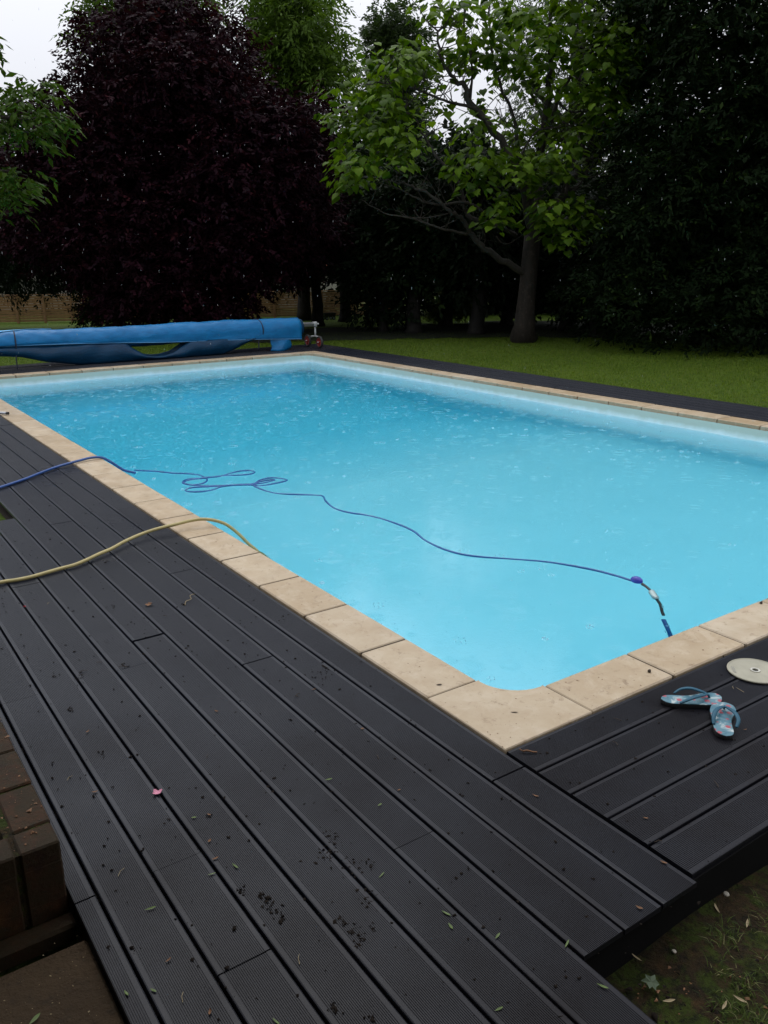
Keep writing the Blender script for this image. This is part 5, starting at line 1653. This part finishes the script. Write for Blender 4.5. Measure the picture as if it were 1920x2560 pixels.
# ------------------------------------------------------------------ litter on the deck and coping
rd = random.Random(55)
def crumbs(name, P, rmin, rmax, mat, seed, zoff=.0):
    r = np.random.default_rng(seed); n = len(P)
    base = np.array([(1, 0, 0), (-.5, .87, 0), (-.5, -.87, 0), (0, 0, .8), (.2, .9, .4), (-.9, -.1, .35)])
    s_ = rmin + (rmax - rmin) * r.random((n, 1, 1)) ** 3
    a = r.uniform(0, 2 * PI, n); ca, sa = np.cos(a), np.sin(a)
    J = base[None] * (1 + .5 * r.standard_normal((n, 6, 3))) * s_
    J[..., 2] = np.abs(J[..., 2]) * .7
    X = J[..., 0] * ca[:, None] - J[..., 1] * sa[:, None]; Y = J[..., 0] * sa[:, None] + J[..., 1] * ca[:, None]
    V = (np.stack([X, Y, J[..., 2]], -1) + P[:, None]).reshape(-1, 3)
    fl_ = [0, 4, 3, 4, 1, 3, 1, 5, 3, 5, 2, 3, 2, 0, 3, 0, 1, 4, 1, 2, 5]
    f = np.array(fl_, dtype=np.int32)[None] + (np.arange(n, dtype=np.int32) * 6)[:, None]
    return tag(link(name, mesh_np(name, V, f.ravel(), np.full(n * 7, 3, dtype=np.int32)), mat), kind='stuff')


P = []
def gpx(px, py, z=0.0): p = on_z(px, py, z); return (p[0], p[1], z)
cc = [((0, 1920), 1.728, [(1045, 530, 25), (1130, 550, 20), (1160, 580, 30), (1190, 625, 30), (1215, 655, 20), (1535, 705, 30), (1560, 730, 25), (1605, 690, 15), (1480, 665, 20), (1600, 420, 20), (1540, 770, 20), (1440, 300, 60), (1520, 420, 60), (1600, 560, 60), (900, 203, 12), (1440, 1035, 28), (1600, 1080, 15), (572, 775, 8), (468, 775, 8), (1010, 690, 14), (1420, 370, 40)]),
      ((0, 1280), 1.728, [(460, 412, 8), (490, 410, 10), (462, 565, 14), (235, 712, 20), (305, 850, 14), (320, 603, 6), (1060, 617, 12), (790, 398, 8), (345, 720, 30), (540, 665, 16), (440, 1045, 12), (1390, 700, 60)])]
for (ox, oy), k_, L in cc:
    for cx, cy, cr in L:
        for _ in range(int(4 + cr * .9)):
            P.append(gpx(ox + (cx + rd.gauss(0, cr * .5)) / k_, oy + (cy + rd.gauss(0, cr * .5)) / k_, .0003))
for _ in range(1500):
    x = rd.uniform(-1.4, -.02); y = rd.uniform(-1.3, 4.5) ; P.append((x, y, .0003))
for _ in range(250):
    P.append((rd.uniform(0, 1.8), rd.uniform(-.77, 0), .0003))
crumbs('soil_crumbs', np.array(P), .0011, .0062, M['crumb'], 3)
P = [(rd.uniform(0, .25), rd.uniform(0, 5), CZ + .001) for _ in range(170)] + [(rd.uniform(0, 2.3), rd.uniform(.01, .25), CZ + .001) for _ in range(190)]
crumbs('soil_crumbs', np.array(P), .0008, .0032, M['dryleaf'], 4)
P = [(rd.uniform(-1.8, -1.47), rd.uniform(.18, 1.9), .176) for _ in range(500)]
crumbs('moss_litter', np.array(P), .0015, .007, M['dryleaf'], 5)
P = [(x_, y_, gz(x_, y_) + .022) for x_, y_ in [(rd.uniform(-.44, 1.5), rd.uniform(-2.0, -.84)) for _ in range(1500)]]
crumbs('soil_litter', np.array(P), .0015, .011, M['dryleaf'], 8)
P = [(x_, y_, gz(x_, y_) + .022) for x_, y_ in [(rd.uniform(-.44, 1.5), rd.uniform(-2.0, -.84)) for _ in range(1800)]]
crumbs('soil_litter', np.array(P), .002, .013, M['crumb'], 9)
P = [(rd.uniform(-2.4, -1.47), rd.uniform(-.9, .05), -.029) for _ in range(500)]
crumbs('slab_grit', np.array(P), .0008, .0035, M['straw'], 6)

G1 = 'narrow green leaves fallen on the deck boards'; G2 = 'brown leaf bits fallen on the deck boards'; G3 = 'dark twigs fallen on the deck boards'; G4 = 'pale straws fallen on the deck boards'


def leaflet(p, L, W_, rz, mat, label, group, name='fallen_leaf', curl=.25):
    m_ = MB(); V = []; n_ = 7
    for i in range(n_):
        t = i / (n_ - 1); w = W_ * math.sin(PI * (t ** .85)) * .5 + .0003; z = curl * L * ((t - .5) ** 2) + .0012
        V += [(-w, (t - .5) * L, z + w * .4), (0, (t - .5) * L, z), (w, (t - .5) * L, z + w * .4)]
    F = []
    for i in range(n_ - 1):
        for k in range(2): F.append((i * 3 + k, i * 3 + k + 1, i * 3 + k + 4, i * 3 + k + 3))
    me = bpy.data.meshes.new(name); me.from_pydata(V, [], F); me.update()
    o = link(name, me, mat); o.location = p; o.rotation_euler = (rd.uniform(-.1, .1), rd.uniform(-.25, .25), rz)
    return tag(o, label, 'leaf', group)


GL = [(0, 1920, 915, 460, 1.3), (0, 1920, 1017, 425, .2), (0, 1920, 650, 608, 1.4), (0, 1920, 545, 975, .1), (0, 1920, 662, 963, .5), (0, 1920, 838, 215, 1.0), (0, 1920, 1192, 1098, .2), (960, 1920, 268, 630, .3), (960, 1920, 288, 685, -.2), (960, 1920, 490, 727, 1.9), (960, 1920, 790, 762, 2.0), (960, 1920, 945, 945, .4), (960, 1920, 497, 1043, 1.4), (960, 1920, -10, 465, 1.9), (0, 1920, 1640, 160, 1.8), (0, 1920, 1420, 50, 1.3)]
GLL = ['green leaf on the deck just right of a short board joint, lower left', 'upright green leaf on the board right of that short joint, lower left', 'green leaf lying crosswise in the middle of a board, lower left', 'green leaf near the brown slab edge, close to the bottom left', 'green leaf lying in a deck gap close to the bottom left', 'green leaf beside a brown speck, below the pink blossom', 'green leaf cut off by the bottom edge of the picture, left of centre', 'uppermost of two green leaves close together near the dark stain', 'lower of two green leaves close together near the dark stain', 'green leaf beside a deck gap right of the pair of leaves', 'green leaf bridging the gap where the deck steps back', 'green leaf near the right board edge at the bottom, beside the grass', 'green leaf at the foot of the deck, bottom centre', 'green leaf at the centre of the lower deck by a gap', 'green leaf right of the soil crumbs in the middle of the deck', 'green leaf in the middle of the deck well below the coping corner']
GDL = ['dark brown leaf bit left of the pink blossom', 'brown leaf bit right of the pink blossom', 'brown leaf bit over a deck gap below the pink blossom', 'reddish leaf bit by the short board joint, lower left', 'tan curled leaf in the middle of a board near the bottom left', 'tan leaf bit near the bottom edge, left of centre', 'tan leaf bit at the end of the board second from the step corner', 'tan leaf bit at the deck seam near the outer corner of the step', 'orange-brown leaf bit on the boards right of the deck seam', 'brown leaf bit on the board just left of the deck seam', 'brown leaf bit lying over a gap in the centre of the deck', 'tan leaf bit on the left boards beyond the mossy wall', 'dark leaf bit beside the gap of the outermost board, below the coping', 'brownish spot of a leaf on the middle boards below the wide joint', 'small leaf bit on the middle boards right of centre', 'brown leaf bit on the deck close below the flip-flops']
for (ox, oy, a, b, rz), lb in zip(GL, GLL):
    leaflet(gpx(ox + a / 1.728, oy + b / 1.728, .001), rd.uniform(.018, .031), rd.uniform(.004, .0075), rz, M['willow'], lb, G1)
GD = [(0, 1920, 410, 105, 1.2), (0, 1920, 903, 203, .4), (0, 1920, 905, 315, -1.0), (0, 1920, 930, 393, 1.5), (0, 1920, 728, 832, 1.9), (0, 1920, 908, 1055, -.5), (960, 1920, 1102, 605, .4), (960, 1920, 1207, 410, .3), (960, 1920, 1130, 218, .6), (960, 1920, 655, 122, .3), (960, 1920, 65, 97, 1.5), (0, 1280, 378, 950, -.9), (0, 1280, 1355, 768, 1.5), (0, 1280, 935, 862, .3), (0, 1280, 1565, 938, 1.3), (960, 1280, 1560, 942, 1.2)]
for (ox, oy, a, b, rz), lb in zip(GD, GDL):
    leaflet(gpx(ox + a / 1.728, oy + b / 1.728, .001), rd.uniform(.014, .024), rd.uniform(.005, .008), rz, M['dryleaf'], lb, G2, curl=.6)
tw = [(0, 1280, 440, 650), (0, 1280, 120, 635), (0, 1280, 720, 452), (0, 1280, 905, 290), (0, 1280, 675, 660), (0, 1280, 895, 1065), (960, 1280, 1025, 903), (960, 1280, 1010, 1010), (0, 1280, 1280, 795), (0, 1280, 1635, 1068), (0, 1280, 550, 670), (0, 1280, 1290, 800), (960, 1920, 1445, 85), (960, 1920, 1200, 318), (0, 1280, 350, 690)]
for (ox, oy, a, b), lb in zip(tw, ['dark twig beside the gap of the fifth board, left of the wide joint','dark twig near a gap at the far left, above the slab','long dark twig in the middle of a board right of the brown dead leaf','forked dark twig near the coping, above the curly stalk','dark twig just below the thin joint left of centre','dark twig in the centre of the deck','dark twig on the near strip right of the coping corner','dark twig on the second board below the coping corner','pale-ended twig on the board below the coping','dark twig lying over a gap right of centre','dark twig at the end of the thin joint left of centre','dark twig below the pale-ended one','dark twig on the outer boards at the lower right','dark twig over a gap by the deck step seam','dark twig on the left boards in line with the wide joint']):
    x, y, z = gpx(ox + a / 1.728, oy + b / 1.728, .001); an = rd.uniform(0, PI); L = rd.uniform(.018, .04)
    pts = [(0, 0, .002), (L * .4, rd.uniform(-.004, .004), .005), (L, rd.uniform(-.008, .008), .002)]
    m_ = MB(); m_.tube(pts, [.0014, .0012, .0008], 5); o = m_.build('twig', M['twig']); o.location = (x, y, z); o.rotation_euler = (0, 0, an); tag(o, lb, 'twig', G3)
st = [(0, 1920, 290, 55), (0, 1920, 510, 470), (0, 1920, 790, 1015), (0, 1920, 1295, 850), (0, 1280, 205, 400), (960, 1280, 1555, 780), (960, 1280, 1510, 765)]
for (ox, oy, a, b), lb in zip(st, ['pale straw on the leftmost boards above the pink blossom', 'pale straw in the middle of a board at the lower left', 'pale straw near the bottom edge left of centre', 'pale straw on the lower boards right of the soil crumbs', 'pale straw fleck on the far left boards below the yellow hose', 'right one of two straws on the board below the white lid', 'left one of two straws on the board below the white lid']):
    x, y, z = gpx(ox + a / 1.728, oy + b / 1.728, .001); an = rd.uniform(.6, 1.4); L = rd.uniform(.025, .045)
    m_ = MB(); m_.tube([(0, 0, .0015), (L * .5, .003, .004), (L, 0, .0015)], [.0009, .0008, .0005], 5); o = m_.build('straw', M['straw']); o.location = (x, y, z); o.rotation_euler = (0, 0, an); tag(o, lb, 'straw', G4)

# single items one can point at
x, y, z = gpx(0 + 965 / 2.592, 1180 + 862 / 2.592, .001)
m_ = MB(); V = [(0, 0, .004)]; n_ = 14
for k in range(n_):
    a = 2 * PI * k / n_; q = .022 * (1 if k % 2 else .55) * rd.uniform(.8, 1.2); V.append((q * math.cos(a), q * math.sin(a), .002 + .008 * rd.random()))
m_.add(V, [(0, 1 + k, 1 + (k + 1) % n_) for k in range(n_)]); me = bpy.data.meshes.new('dead_leaf'); me.from_pydata(m_.v, [], m_.f); o = link('dead_leaf', me, M['dryleaf']); o.location = (x, y, z)
tag(o, 'curled lobed brown dead leaf beside a deck gap, above the wide board joint', 'leaf')
x, y, z = gpx(1020 / 2.592, 1600 + 992 / 2.592, .001)
pf = empty('pink_flower', (x, y, z), label='fallen pink blossom on the deck between two boards', cat='flower')
for k in range(4):
    a = k * 1.5 + .3; m_ = MB(); V = []
    for t in np.linspace(0, 1, 4):
        w = .0075 * math.sin(PI * (.15 + .75 * t)); V += [(-w, t * .017, .002 + .006 * t * t), (w, t * .017, .002 + .006 * t * t)]
    me = bpy.data.meshes.new('petal'); me.from_pydata(V, [], [(0, 1, 3, 2), (2, 3, 5, 4), (4, 5, 7, 6)]); o = link('petal', me, M['pink'], pf); o.rotation_euler = (0, 0, a)
x, y, z = gpx(160 / 2.592, 1180 + 873 / 2.592, .001)
o = leaflet((x, y, z), .016, .009, .5, M['red'], 'tiny red petal in a deck gap at the left', None, 'red_petal'); o['category'] = 'petal'
# curly pale root on the deck
a_, b_ = gpx(1262 / 2.592, 1180 + 790 / 2.592, .002), gpx(1200 / 2.592, 1180 + 862 / 2.592, .002)
A_, B_ = Vector(a_), Vector(b_)
pts = [A_, A_.lerp(B_, .25) + Vector((-.008, .012, .004)), A_.lerp(B_, .5) + Vector((.004, -.004, .002)), A_.lerp(B_, .75) + Vector((-.006, .008, .004)), B_]
m_ = MB(); m_.tube(spline(pts, 5), .0016, 5); o = m_.build('curly_stalk', M['straw'], None, True); tag(o, 'curly pale dry stalk lying across a board below the wide blank joint', 'stalk')
o['label'] = 'thin curly pale stalk lying on the deck midway between coping and hose'
a_, b_ = Vector(gpx(1280 + 70 / 2.592, 1500 + 980 / 2.592, .004)), Vector(gpx(1280 + 162 / 2.592, 1500 + 985 / 2.592, .004))
m_ = MB(); m_.tube(spline([a_, a_.lerp(b_, .3) + Vector((0, 0, .004)), a_.lerp(b_, .7), b_], 4), [.0032] * 7 + [.0026] * 6, 7); m_.tube([a_, a_ + Vector((-.006, .010, .006))], .002, 5)
o = m_.build('dead_stick', M['dryleaf'], None, True); tag(o, 'short brown stick at the outer corner of the coping', 'stick')


def nut(px, py, lab, z=CZ):
    x, y, _ = gpx(px, py, z)
    m_ = MB(); m_.lathe([(.001, 0), (.006, .002), (.008, .006), (.0065, .011), (.0015, .016)], (0, 0, 0), 8)
    o = m_.build('fallen_fruit', M['twig'], None, True); o.location = (x, y, z); o.rotation_euler = (.5, .3, 1); tag(o, lab, 'fruit')


nut(1280 + 885 / 2.592, 1500 + 470 / 2.592, 'small dark dry fruit on the front coping near the flip-flops')
nut(1280 + 1610 / 2.592, 1500 + 26 / 2.592, 'small dark dry fruit on the coping at the right edge')
nut(1280 + 0, 1280, 'x') if False else None
x, y, z = gpx(640 + 1187 / 2.592, 1600 + 292 / 2.592, CZ)
o = leaflet((x, y, z), .026, .008, 1.0, M['twig'], 'dark shrivelled leaf on the second coping stone left of the corner', None, 'dead_leaf')
x, y, z = gpx(1280 + 15 / 2.592, 1500 + 730 / 2.592, CZ)
o = leaflet((x, y, z), .030, .005, .9, M['crumb'], 'thin blackish leaf on the corner coping stone', None, 'dead_leaf')


def pebble(px, py, s_, lab):
    p = on_z(px, py, -.165)
    m_ = MB(); m_.lathe([(.3 * s_, -.3 * s_), (.85 * s_, -.1 * s_), (s_, .2 * s_), (.75 * s_, .55 * s_), (.25 * s_, .7 * s_)], (0, 0, 0), 9)
    o = m_.build('pebble', M['stone'], None, True); o.location = (p[0], p[1], -.142); o.scale = (1.1, .85, .8); o.rotation_euler = (.1, .2, .6); tag(o, lab, 'pebble')


pebble(1280 + 1382 / 2.592, 2080 + 447 / 2.592, .012, 'pale pebble in the rough grass below the deck corner')
pebble(1280 + 1045 / 2.592, 2080 + 820 / 2.592, .008, 'smaller whitish pebble in the dark soil by the deck step')
p = on_z(1280 + 890 / 2.592, 2080 + 1010 / 2.592, -.15)
m_ = MB(); V = [(0, 0, .01)]; outl = [(0, .035), (.008, .018), (.024, .014), (.016, 0), (.026, -.018), (.010, -.016), (0, -.03), (-.010, -.016), (-.022, -.014), (-.014, 0), (-.024, .012), (-.008, .018)]
V += [(a * .85, b * .8, .004 + .01 * rd.random()) for a, b in outl]
me = bpy.data.meshes.new('torn_leaf'); me.from_pydata(V, [], [(0, 1 + k, 1 + (k + 1) % 12) for k in range(12)]); o = link('torn_leaf', me, m_plain('grey_green_leaf', (.07, .10, .055), .6, .3)); o.location = (p[0], p[1], -.138); o.rotation_euler = (.3, -.2, .9)
tag(o, 'grey-green lobed leaf lying on the soil at the bottom right', 'leaf')
for (k, (a, b)), lb9 in zip(enumerate([(1470, 1130), (1320, 540), (1010, 1140), (1370, 1175), (1520, 640), (800, 860), (1455, 298)]), ['pale dry blade in the rough grass nearest the bottom right corner', 'pale dry blade in the grass below the pale pebble', 'pale dry blade in the soil at the bottom edge right of the deck', 'pale dry blade left of the one in the bottom right corner', 'dry blade in the middle of the rough grass by the right edge', 'pale dry blade in the dark soil close to the deck edge', 'dry blade at the top of the rough grass patch near the deck corner']):
    p = on_z(1280 + a / 2.592, 2080 + b / 2.592, -.16)
    leaflet((p[0], p[1], -.138), .035, .007, rd.uniform(0, 3), M['straw'], lb9, 'dry blades in the rough grass', 'dry_leaf', .4)
p = gpx(150 / 1.728, 1920 + 1088 / 1.728, -.028)
leaflet((p[0], p[1], -.027), .034, .009, 2.1, M['willow'], 'narrow green leaf on the brown terrace slab at the bottom left', None)
